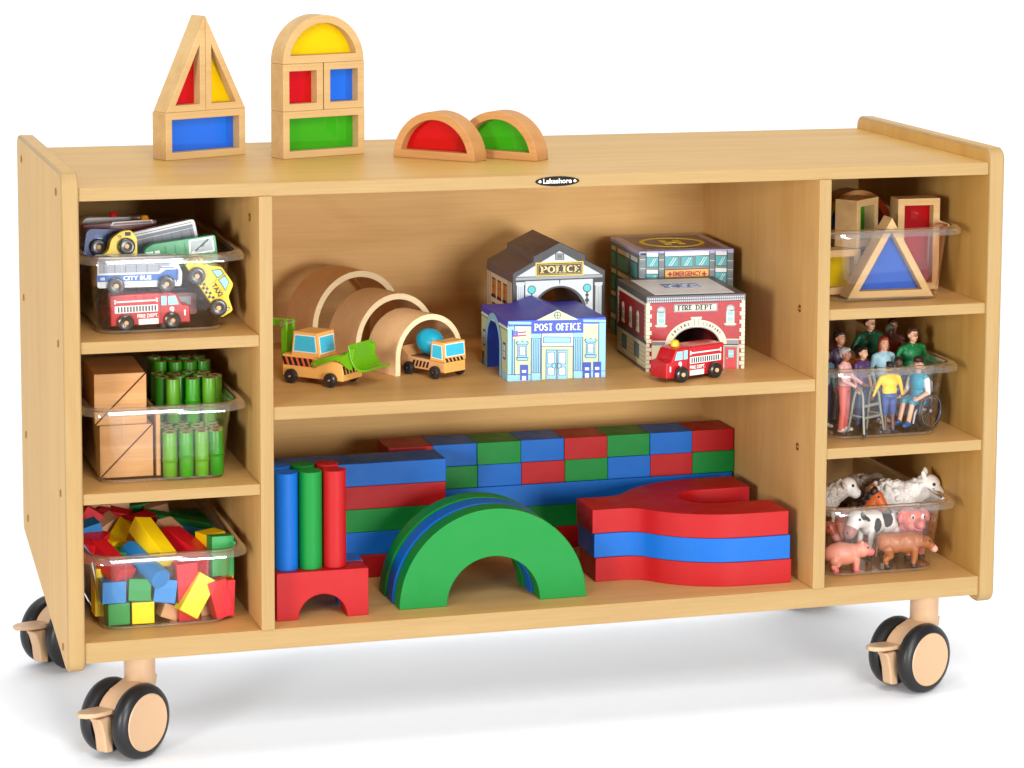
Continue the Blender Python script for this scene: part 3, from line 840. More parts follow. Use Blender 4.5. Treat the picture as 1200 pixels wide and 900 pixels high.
# loader / backhoe: local +x is forward, +y its left side; the camera sees its right side (-y) and its front
def loader():
    t = thing('toy_loader', 'wooden toy loader with raised lime green bucket and rear arm', 'toy vehicle', (.3440, .1515, ZM), R(-46))
    Wd = .0225
    mb = MB()
    lo = [(-.045, .008), (.047, .008), (.047, .030), (.040, .0325), (-.045, .0365), ]
    mb.prism(lo, -Wd, Wd, 'xz')
    mb.build('chassis', m_toy, t, bevel=.0014)
    mb = MB().prism([(-.034, .034), (.010, .034), (.006, .066), (-.030, .066)], -.0195, .0195, 'xz')
    cab = mb.build('cab', m_toy, t, bevel=.0012)
    mb = MB()
    F = Face((0, -.0195, 0), (1, 0, 0), (0, 0, 1))
    window_pane(mb, F, [(-.0305, .040), (.0062, .040), (.0035, .0625), (-.0275, .0625)], 0, 1, .0013)
    F = Face((.010, 0, .034), (0, 1, 0), (-.124, 0, .992))
    window_pane(mb, F, [(-.0165, .005), (.0165, .005), (.0165, .0275), (-.0165, .0275)], 0, 1, .0013)
    mb.build('window', [m_white, m_glassb], cab, smooth=0)
    mb = MB()
    F = Face((0, -Wd, 0), (1, 0, 0), (0, 0, 1)); F.poly(mb, [(-.044, .0225), (.008, .0225), (.004, .0335), (-.044, .0335)], 1, .0003); stripes(mb, F, -.043, .0230, .006, .033, 6, -.004, 0, .0005)
    mb.build('side_stripes', [m_ink, paint('stripe_orange', (222, 104, 62), rough=.4)], t, smooth=0); mb = MB()
    F = Face((.047, 0, 0), (0, 1, 0), (0, 0, 1)); stripes(mb, F, -.0205, .0165, .0205, .0275, 6, -.004, 0)
    mb.build('front_stripes', m_ink, t, smooth=0)
    for sx in (-.030, .030):
        for s in (-1, 1): toy_wheel(t, sx, s * (Wd - .001), .0093, .0093, .0075, s, m_pin, .16)
    # bucket arms either side and the curved blade
    for s in (-1, 1):
        arm = MB()
        pl = catm([(.004, .0235), (.018, .029), (.034, .0345), (.046, .033), (.055, .0265), (.062, .025)], 5) + \
             [(.066, .053)] + catm([(.060, .052), (.050, .0425), (.036, .041), (.018, .0365), (.006, .0315), (.0005, .0285), (.001, .025)], 5)
        arm.prism(pl, s * (Wd + .0012) - .0018, s * (Wd + .0012) + .0018, 'xz')
        a = arm.build('bucket_arm', m_lime, t, bevel=.0006)
        MB().lathe([(0, 0), (.0018, 0), (.0016, .0008), (0, .0012)], (.0055, s * (Wd + .003), .0272), (0, s, 0), 14).build('pin', m_pin, a)
    bl = []
    outer = [(.058, .0545)] + catm([(.0595, .050), (.062, .038), (.067, .029), (.075, .0245), (.086, .0255)], 6)
    inner = [(p[0] + .0008, p[1] + .0030) for p in reversed(outer)]
    mb = MB().prism(outer + inner, -.028, .028, 'xz')
    mb.build('bucket', m_lime, t, bevel=.0007)
    # backhoe: upright boom, cross pin and forearm reaching behind
    mb = MB()
    for s in (-1, 1):
        mb.prism(rrect(-.0555, -.0475, .0215, .0765, .0038, 4), s * .0075 - .0022, s * .0075 + .0022, 'xz')
    boom = mb.build('rear_boom', m_lime, t, bevel=.0006)
    mb = MB().cyl((-.0515, -.0135, .0725), (-.0515, .0135, .0725), .0033, .0033, 16)
    mb.cyl((-.0515, -.0135, .0262), (-.0515, .0135, .0262), .0018, .0018, 12)
    mb.build('pin', m_pin, boom)
    mb = MB().prism([(-.049, .0770), (-.052, .0690), (-.080, .0665), (-.090, .0600), (-.084, .0560), (-.096, .0530), (-.099, .0625), (-.092, .0740), (-.080, .0760)], -.0045, .0045, 'xz')
    mb.prism([(-.083, .066), (-.104, .060), (-.108, .052), (-.098, .050), (-.090, .053), (-.086, .0585)], -.012, .012, 'xz')
    mb.build('rear_scoop', m_lime, t, bevel=.001)
    return t
loader()

def mixer():
    t = thing('toy_mixer_truck', 'small wooden toy mixer truck with a teal drum at the tunnel mouth', 'toy vehicle', (.4965, .1640, ZM), R(-60))
    Wd = .0185
    mb = MB().prism([(-.046, .0085), (.034, .0085), (.034, .022), (-.030, .0225), (-.046, .035)], -Wd, Wd, 'xz')
    mb.build('chassis', m_toyn, t, bevel=.0012)
    mb = MB().box(-.030, .008, -.0145, .0145, .0226, .0238).build('deck', paint('mixer_deck', (112, 84, 66), rough=.6), t)
    mb = MB().prism([(.009, .0222), (.036, .0222), (.036, .0285), (.034, .048), (.012, .048), ], -.0195, .0195, 'xz')
    cab = mb.build('cab', m_toy, t, bevel=.0012)
    mb = MB()
    F = Face((0, -.0195, 0), (1, 0, 0), (0, 0, 1)); window_pane(mb, F, [(.0125, .0265), (.0330, .0255), (.0318, .0445), (.0140, .0445)], 0, 1, .0011)
    F = Face((.036, 0, .0285), (0, 1, 0), (-.102, 0, .995)); window_pane(mb, F, [(-.0172, .0005), (.0172, .0005), (.0172, .0175), (-.0172, .0175)], 0, 1, .0012)
    mb.build('window', [m_white, m_glassb], cab, smooth=0)
    mb = MB()
    F = Face((0, -Wd, 0), (1, 0, 0), (0, 0, 1)); stripes(mb, F, -.026, .0115, .006, .0195, 5, .003, 0)
    mb.build('side_stripes', m_ink, t, smooth=0); mb = MB()
    F = Face((.036, 0, 0), (0, 1, 0), (0, 0, 1)); stripes(mb, F, -.0165, .0225, .0165, .0275, 5, -.003, 0)
    mb.build('front_stripes', m_ink, t, smooth=0)
    mb = MB().box(.034, .0359, -.0185, .0185, .0085, .0222).build('front_bumper', m_toy, t, bevel=.0008)
    for sx in (-.027, .021):
        for s in (-1, 1): toy_wheel(t, sx, s * (Wd + .0002), .0085, .0085, .007, s, m_wheel, .2)
    T = Matrix.Translation((-.010, 0, .0425)) @ Matrix.Rotation(R(14), 4, 'Y')
    MB(T).ball((0, 0, 0), (.0205, .0165, .0165), n=36, m=20).build('mixing_drum', m_teal, t)
    return t
mixer()

# ---------------------------------------------------------------- fire engine
m_redv = paint('red_vehicle_paint', (184, 14, 24), rough=.3, var=.03, coat=.25)
m_yel = paint('yellow_light', (248, 190, 20), rough=.25, coat=.4)
def fire_engine(loc, rot, label, Wd=.0165, light=True, sx=1):
    """slab-sided wooden fire engine printed on its -y side; the cab faces local -x (sx=1) or +x (sx=-1)"""
    t = thing('toy_fire_engine', label, 'toy vehicle', loc, rot)
    body = [(-.048, .0055), (.049, .0055), (.049, .044), (-.024, .044), (-.032, .0415), (-.039, .028), (-.048, .0265)]
    mb = MB().prism([(sx * a, b) for a, b in body], -Wd, Wd, 'xz'); mb.build('body', m_redv, t, bevel=.0018, seg=3)
    F = Face((0, -Wd, 0), (1, 0, 0), (0, 0, 1))
    def rc(mb, a, b, c, d, m, lf=.0003): F.rect(mb, sx * a, b, sx * c, d, m, lf)
    def tx(mb, st, a, b, c, d):
        lo, hi = sorted((sx * a, sx * c)); F.text(mb, st, lo, b, hi, d, 0, bold=.03)
    mb = MB()
    window_pane(mb, F, [(sx * a, b) for a, b in [(-.0345, .0285), (-.0215, .0285), (-.0215, .0395), (-.0305, .0395)]], 1, 1, .0003)
    rc(mb, -.0195, .0285, -.0130, .0400, 1)
    mb.build('side_window', [m_white, paint('pale_cyan_print', (150, 220, 232), rough=.35)], t, smooth=0)
    mb = MB()
    rc(mb, -.0082, .0345, .0435, .0362, 0); rc(mb, -.0088, .0330, -.0068, .0382, 0); rc(mb, .0420, .0330, .0440, .0382, 0)
    rc(mb, -.0088, .0215, .0435, .0302, 0)
    for k in range(13): rc(mb, -.0065 + .0037 * k, .0225, -.0045 + .0037 * k, .0292, 1, .0005)
    tx(mb, 'FIRE DEPT.', -.0092, .0145, .0165, .0192)
    rc(mb, -.0090, .0062, .0150, .0130, 0)
    tx(mb, '9', -.0285, .0175, -.0228, .0265)
    rc(mb, -.0425, .0145, -.0405, .0215, 0)
    rc(mb, -.0122, .008, -.0118, .043, 1, .0004)
    mb.build('printed_markings', [m_white, m_ink], t, smooth=0)
    for wx in (-.0255, .0310):
        for s in (-1, 1): toy_wheel(t, sx * wx, s * (Wd - .001), .0102, .0102, .0085, s)
    if light:
        MB().lathe([(0, .0), (.0058, 0), (.0058, .003), (.0050, .0062), (.003, .0078), (0, .0082)], (sx * -.0205, 0, .0438), (0, 0, 1), 28).build('roof_light', m_yel, t)
    return t
fire_engine((.8035, .0575, ZM), R(21), 'red wooden fire engine with a yellow roof light before the fire station')

# ---------------------------------------------------------------- printed building blocks
def pm(nm, rgb, **k): return paint('print_' + nm, rgb, rough=k.pop('rough', .38), var=k.pop('var', .015), **k)
INK = pm('ink', (28, 26, 34))
def pmap(x0, x1, yb0, yb1, yt0, W, H):
    """facade measured in zoomed photo units -> metres on the facade (u from its left edge, v from its foot)"""
    def f(X, Y):
        u = (X - x0) / (x1 - x0); b = yb0 + (yb1 - yb0) * u
        return (u * W, (b - Y) / (yb0 - yt0) * H)
    return f

def post_office():
    W, D, H = .1305, .135, .0785
    t = thing('toy_post_office', 'blue toy post office with columns, double doors and arched side opening', 'toy building', (.5735, .094, ZM), R(-.8))
    WALL, BLUE, DB = pm('post_wall', (188, 202, 158)), pm('post_pale_blue', (136, 192, 222)), pm('post_royal', (34, 66, 172))
    LINE, WHT = pm('post_line', (40, 60, 110)), pm('post_white', (218, 228, 232))
    ROOF = paint('post_roof_paint', (60, 60, 182), rough=.42, var=.04); FAS = paint('post_fascia_paint', (24, 70, 190), rough=.4, var=.03)
    hh = H - .0085
    ay, ar, ah = D * .53, D * .24, .036
    outl = [(0, 0.0001), (ay - ar, 0.0001)] + arc(ay, ah, ar, 180, 0, 18) + [(ay + ar, 0.0001), (D, 0.0001), (D, hh), (0, hh)]
    mb = MB().prism(outl, 0, W, 'yz', mat=1, capmat=0)
    for i, f in enumerate(mb.f):
        if mb.m[i] == 1:
            ys = [mb.v[k][1] for k in f]
            if max(ys) < .001 or min(ys) > D - .001: mb.m[i] = 0
    wall_mb = mb
    # roof slab with a gabled ridge running front to back
    g0, g1, gp = .300 * W, .715 * W, .0178 + hh + .0005
    roof = [(-.0003, hh + .0002), (W + .0003, hh + .0002), (W + .0003, H), (g1, H), ((g0 + g1) / 2, gp), (g0, H), (-.0003, H)]
    mb = MB().prism(roof, -.0004, D + .0004, 'xz', mat=0, capmat=1)
    mb.build('roof', [ROOF, FAS], t, bevel=.0008)
    px = pmap(240, 1035, 880, 840, 393, W, H)
    F = Face((0, -.0001, 0), (1, 0, 0), (0, 0, 1), px)
    mb = wall_mb   # pilasters, cornice, plinth
    n_body = len(mb.f)
    F.rect(mb, 240, 425, 292, 815, 1); F.rect(mb, 982, 400, 1035, 800, 1)
    F.rect(mb, 245, 398, 432, 420, 1, .0006); F.rect(mb, 848, 376, 1035, 396, 1, .0006)
    F.rect(mb, 240, 826, 425, 880, 1, .0004); F.rect(mb, 850, 792, 1035, 845, 1, .0004)
    F.rect(mb, 292, 425, 298, 830, 2, .0005); F.rect(mb, 976, 400, 982, 800, 2, .0005); F.rect(mb, 240, 822, 425, 827, 2, .0005)
    F.rect(mb, 850, 790, 1035, 794, 2, .0005); F.rect(mb, 298, 430, 428, 435, 2, .0005); F.rect(mb, 850, 402, 976, 406, 2, .0005)
    F.rect(mb, 298, 437, 428, 445, 3, .0005); F.rect(mb, 850, 410, 976, 418, 3, .0005)
    F.rect(mb, 508, 490, 515, 860, 2, .0005); F.rect(mb, 768, 480, 774, 850, 2, .0005)
    mb.m = mb.m[:n_body] + [q + 2 for q in mb.m[n_body:]]
    mb.build('walls', [WALL, paint('post_tunnel_paint', (30, 56, 150), rough=.5), WALL, BLUE, LINE, WHT], t)
    for a, b, y0, y1 in ((428, 508, 490, 870), (770, 850, 480, 852)):
        mb = MB()
        F.rect(mb, a, y0, b, y0 + 40, 1, .0007); F.rect(mb, a + 6, y0 + 40, b - 6, y1 - 60, 1, .0005); F.rect(mb, a, y1 - 62, b, y1, 1, .0007)
        for q in (.22, .4, .58, .76): F.rect(mb, a + (b - a) * q - 2, y0 + 48, a + (b - a) * q + 3, y1 - 66, 2, .0007)
        F.rect(mb, a, y0 + 38, b, y0 + 42, 2, .0009); F.rect(mb, a, y1 - 64, b, y1 - 60, 2, .0009)
        for q in (a, b - 4): F.rect(mb, q, y0 + 40, q + 4, y1, 2, .0008)
        mb.build('column', [WALL, BLUE, LINE], t, smooth=0)
    mb = MB()
    F.poly(mb, [(430, 388), (850, 383), (850, 482), (430, 494)], 0, .0011)
    sg = mb.build('sign', DB, t, smooth=0)
    mb = MB(); F.text(mb, 'POST OFFICE', 450, 470, 830, 413, 0, .0015, dy=-10, serif=True, th=.21, thin=.155); mb.build('lettering', m_white, sg, smooth=0)
    mb = MB(); F.poly(mb, [(468, 387), (812, 378), (643, 300)], 0, .0007)
    F2 = Face((0, -.0004, 0), (1, 0, 0), (0, 0, 1))
    c = px(640, 342)
    for q, r in ((1, .0046), (0, .0037)): F2.disc(mb, c[0], c[1], r, q, .0010 if q else .0012)
    F2.rect(mb, c[0] - .0037, c[1] - .0004, c[0] + .0037, c[1] + .0004, 1, .0014); F2.rect(mb, c[0] - .0004, c[1] - .0037, c[0] + .0004, c[1] + .0037, 1, .0014)
    mb.build('gable_panel', [WALL, LINE], t, smooth=0)
    # doorway: surround, transom, double doors
    mb = MB()
    F.rect(mb, 515, 495, 768, 590, 0, .0005); F.rect(mb, 525, 515, 750, 570, 2, .0009); F.rect(mb, 531, 521, 744, 564, 1, .0011)
    F.rect(mb, 515, 590, 768, 596, 2, .0007)
    mb.build('transom', [WHT, BLUE, LINE], t, smooth=0)
    for a, b in ((548, 634), (638, 724)):
        mb = MB()
        F.rect(mb, a, 622, b, 860, 2, .0005); F.rect(mb, a + 5, 627, b - 3, 860, 1, .0008)
        F.rect(mb, a + 14, 640, b - 14, 738, 2, .0010); F.rect(mb, a + 19, 645, b - 19, 733, 0, .0012)
        F.rect(mb, a + 14, 760, b - 14, 828, 2, .0010); F.rect(mb, a + 19, 765, b - 19, 823, 0, .0012)
        cx = 612 if a < 600 else 656
        F.poly(mb, [(cx - 14, 728), (cx + 14, 728), (cx + 18, 750), (cx + 14, 772), (cx - 14, 772), (cx - 18, 750)], 2, .0013)
        F.poly(mb, [(cx - 10, 733), (cx + 10, 733), (cx + 13, 750), (cx + 10, 767), (cx - 10, 767), (cx - 13, 750)], 1, .0015)
        mb.build('door', [WHT, BLUE, LINE], t, smooth=0)
    for cx, y0 in ((357, 560), (912, 535)):
        mb = MB()
        F.poly(mb, [(cx - 52, y0 + 8), (cx - 40, y0 - 6), (cx - 18, y0 + 2), (cx, y0 - 10), (cx + 18, y0 + 2), (cx + 40, y0 - 6), (cx + 52, y0 + 8), (cx + 42, y0 + 26), (cx - 42, y0 + 26)], 2, .0005)
        F.poly(mb, [(cx - 44, y0 + 9), (cx - 38, y0), (cx, y0 - 2), (cx + 38, y0), (cx + 44, y0 + 9), (cx + 38, y0 + 21), (cx - 38, y0 + 21)], 1, .0007)
        F.rect(mb, cx - 38, y0 + 26, cx + 38, y0 + 125, 2, .0005); F.rect(mb, cx - 33, y0 + 26, cx + 33, y0 + 122, 1, .0007)
        F.rect(mb, cx - 26, y0 + 34, cx + 26, y0 + 112, 2, .0009); F.rect(mb, cx - 21, y0 + 39, cx + 21, y0 + 70, 0, .0011); F.rect(mb, cx - 21, y0 + 75, cx + 21, y0 + 107, 0, .0011)
        F.poly(mb, [(cx - 50, y0 + 125), (cx + 50, y0 + 125), (cx + 42, y0 + 152), (cx - 42, y0 + 152)], 2, .0008)
        F.poly(mb, [(cx - 44, y0 + 129), (cx + 44, y0 + 129), (cx + 38, y0 + 147), (cx - 38, y0 + 147)], 1, .0010)
        mb.build('window', [WHT, BLUE, LINE], t, smooth=0)
    for a, y in ((340, 745), (852, 722), (935, 718)):
        mb = MB(); F.rect(mb, a, y, a + 64, y + 124, 0, .0008)
        F.rect(mb, a + 15, y + 42, a + 48, y + 64, 1, .0010); F.rect(mb, a + 15, y + 90, a + 48, y + 124, 1, .0010)
        mb.build('mailbox', [DB, WHT], t, smooth=0)
    # flag on its pole
    RED = pm('flag_red', (206, 44, 60))
    mb = MB(); F.rect(mb, 272, 462, 279, 826, 2, .0008)
    for k in range(5):
        y = 470 + 13 * k
        F.poly(mb, [(280, y), (330, y - 4), (388, y - 10), (388, y + 3), (330, y + 9), (280, y + 13)], 0 if k % 2 else 1, .0009)
    F.rect(mb, 280, 470, 322, 510, 3, .0012)
    for i in range(3):
        for j in range(3): F.disc(mb, 288 + 13 * i, 478 + 12 * j, 2.6, 1, .0014, n=6)
    mb.build('flag', [RED, WHT, LINE, DB], t, smooth=0)
    # left side face: arch surround, two windows, dark panel
    G = Face((-.0001, D, 0), (0, -1, 0), (0, 0, 1))
    mb = MB(); uc = D - ay
    for q, (r, m, lf) in enumerate(((ar + .010, 1, .0004), (ar + .0088, 2, .0006))):
        G.poly(mb, [(uc - r, ah)] + [(uc + r * math.cos(R(a)), ah + r * math.sin(R(a))) for a in range(170, 0, -10)] + [(uc + r, ah), (uc + ar, ah)] +
               [(uc + ar * math.cos(R(a)), ah + ar * math.sin(R(a))) for a in range(0, 181, 10)], m, lf)
        G.rect(mb, uc - r, 0.0003, uc - ar, ah, m, lf); G.rect(mb, uc + ar, .0003, uc + r, ah, m, lf)
    for u0 in (.010, D - .022):
        G.rect(mb, u0, .026, u0 + .012, .048, 1, .0004); G.rect(mb, u0 + .002, .029, u0 + .010, .045, 0, .0006)
        G.rect(mb, u0 + .0055, .029, u0 + .0065, .045, 1, .0008); G.rect(mb, u0 + .002, .0365, u0 + .010, .0375, 1, .0008)
    G.rect(mb, .0, .0665, D, .0690, 0, .0004); G.rect(mb, 0, .0652, D, .0662, 1, .0005)
    G.rect(mb, 0, .0003, uc - ar - .011, .010, 3, .0004); G.rect(mb, uc + ar + .011, .0003, D, .010, 3, .0004)
    G.rect(mb, .004, .002, .014, .018, 4, .0007)
    mb.build('side_print', [WHT, LINE, BLUE, BLUE, pm('plum', (66, 22, 62))], t, smooth=0)
post_office()

def police():
    W, D, H = .1285, .132, .117
    t = thing('toy_police_station', 'black and white toy police station with gabled roof, behind the post office', 'toy building', (.6195, .235, ZM))
    BK = paint('police_roof_paint', (100, 86, 90), rough=.5, var=.05); WT = pm('police_white', (204, 212, 216)); GR = pm('police_grey', (150, 158, 162))
    SIDE = pm('police_cream', (212, 196, 170)); OR = pm('police_amber', (214, 126, 30)); GD = pm('police_gold', (240, 208, 70)); TL = pm('police_teal', (70, 196, 200))
    hh = H
    # solid with the arched tunnel running front to back and a stepped gable
    cx = W * .505; ar, ah = W * .255, .0625
    apex, step = .1565, .1388
    gl, gr = (626 - 603) / (709 - 603) * W + .0005, (683 - 603) / (709 - 603) * W + .004
    low_l = H + (cx - (cx - gl)) / cx * 0
    outl = [(0, .0001), (cx - ar, .0001)] + arc(cx, ah, ar, 180, 0, 20) + [(cx + ar, .0001), (W, .0001), (W, H), (gr, .1320), (gr, step), (cx, apex), (gl, step), (gl, .1320), (0, H)]
    mb = MB().prism(outl, 0, D, 'xz', mat=0, capmat=1)
    body = mb.build('shell', [BK, pm('police_black', (40, 36, 40))], t, bevel=.0008)
    px = pmap(325, 1120, 0, 0, 1, W, 1)
    # y zoom rows -> height: row 455 at the left eave = H, row 185 at the ridge = apex (perspective slope handled by u)
    def pxx(X, Y):
        u = (X - 305) / (1118 - 305); sl = -38 * u
        return (u * W, H + (458 + sl - Y) / 7.5 / (92.9) * .1035)
    F = Face((0, -.0001, 0), (1, 0, 0), (0, 0, 1), pxx)
    mb = MB()
    F.poly(mb, [(340, 487), (712, 250), (1082, 458)], 0, .0003)       # white tympanum
    F.poly(mb, [(330, 492), (1092, 458), (1092, 486), (330, 521)], 1, .0005)
    F.poly(mb, [(330, 489), (1092, 455), (1092, 459), (330, 494)], 2, .0007); F.poly(mb, [(330, 519), (1092, 484), (1092, 488), (330, 524)], 2, .0007)
    mb.build('pediment', [WT, GR, INK], t, smooth=0)
    Fm = Face((0, -.0001, 0), (1, 0, 0), (0, 0, 1))
    # white wall panels either side of the arch, down to the foot
    zt = pxx(420, 527)[1]; mb = MB()
    x0, x1 = pxx(415, 0)[0], pxx(1008, 0)[0]
    ac = [(cx + (ar + .005) * math.cos(R(a)), ah + (ar + .003) * math.sin(R(a))) for a in range(180, 89, -6)]
    Fm.poly(mb, [(x0, .004), (cx - ar - .005, .004)] + ac + [(cx - .001, zt), (x0, zt)], 0, .0003)
    ac = [(cx + (ar + .005) * math.cos(R(a)), ah + (ar + .003) * math.sin(R(a))) for a in range(90, -1, -6)]
    Fm.poly(mb, [(cx + .001, zt)] + ac + [(cx + ar + .005, .004), (x1, .004), (x1, zt)], 0, .0003)
    mb.build('front_wall_print', [WT], t, smooth=0)
    for a, b in ((342, 402), (1032, 1086)):
        mb = MB(); u0, u1 = pxx(a, 0)[0], pxx(b, 0)[0]; zc = pxx((a + b) / 2, 535 - (a > 500) * 5)[1]
        Fm.rect(mb, u0 - .0012, zc - .004, u1 + .0012, zc, 0, .0006); Fm.rect(mb, u0, .006, u1, zc - .004, 0, .0005)
        for q in (.25, .5, .75): Fm.rect(mb, u0 + (u1 - u0) * q - .0003, .008, u0 + (u1 - u0) * q + .0003, zc - .006, 1, .0007)
        Fm.rect(mb, u0 - .0012, .0003, u1 + .0012, .006, 0, .0006)
        mb.build('column', [WT, GR], t, smooth=0)
    for cxx in (470, 957):
        c = pxx(cxx, 583 if cxx > 500 else 603); mb = MB()
        Fm.disc(mb, c[0], c[1], .0058, 1, .0006); Fm.disc(mb, c[0], c[1], .0048, 0, .0008)
        Fm.rect(mb, c[0] - .0009, c[1] - .022, c[0] + .0009, c[1] - .005, 1, .0006)
        for k in (0, 1): Fm.disc(mb, c[0], c[1] - .0095 - .007 * k, .0022 + .0006 * k, 1, .0007)
        mb.build('globe_lamp', [TL, INK], t, smooth=0)
    # sign
    mb = MB(); F.poly(mb, [(502, 357), (922, 338), (922, 465), (502, 482)], 0, .0012); F.poly(mb, [(512, 367), (912, 349), (912, 455), (512, 472)], 1, .0014)
    F.poly(mb, [(520, 375), (904, 358), (904, 447), (520, 463)], 0, .0016); F.poly(mb, [(524, 379), (900, 362), (900, 443), (524, 459)], 1, .0018)
    sg = mb.build('sign', [GD, pm('sign_black', (34, 22, 20))], t, smooth=0)
    mb = MB(); F.text(mb, 'POLICE', 540, 450, 888, 388, 0, .0023, dy=-15, serif=True, th=.22, thin=.16); mb.build('lettering', [pm('sign_cream', (248, 222, 140))], sg, smooth=0)
    mb = MB(); F.rect(mb, 675, 272, 752, 330, 0, .0005); F.rect(mb, 682, 279, 745, 323, 1, .0007); F.rect(mb, 694, 286, 733, 316, 0, .0009)
    for q in (702, 712, 722): F.rect(mb, q, 288, q + 4, 314, 1, .0011)
    mb.build('crest', [INK, GR], t, smooth=0)
    # roof lettering on the left slope of the raised gable
    sv = Vector((cx - gl, 0, apex - step)).normalized()
    G = Face((gl, D, step), (0, -1, 0), sv)
    mb = MB(); G.text(mb, 'POLICE', .040, .010, .100, .024, 0, .0004, serif=True, th=.2)
    mb.build('roof_lettering', [pm('roof_grey', (132, 118, 112))], t, smooth=0)
    # left side: cream wall with amber windows and corner pilasters
    S = Face((-.0001, D, 0), (0, -1, 0), (0, 0, 1))
    mb = MB(); S.rect(mb, .004, .003, D - .004, .104, 0, .0003)
    for u in (.010, .020, D - .022, D - .012): S.rect(mb, u, .003, u + .0012, .104, 1, .0005)
    mb.build('side_wall_print', [SIDE, INK], t, smooth=0)
    for r in range(3):
        for u in (.030, .058, .086):
            mb = MB(); z = .074 - .034 * r
            S.rect(mb, u, z, u + .018, z + .024, 1, .0005); S.rect(mb, u + .002, z + .002, u + .016, z + .022, 0, .0007)
            S.rect(mb, u + .0085, z + .002, u + .0095, z + .022, 1, .0009); S.rect(mb, u + .002, z + .012, u + .016, z + .0128, 1, .0009)
            S.rect(mb, u - .002, z - .003, u + .020, z, 1, .0008)
            mb.build('window', [OR, INK], t, smooth=0)
police()

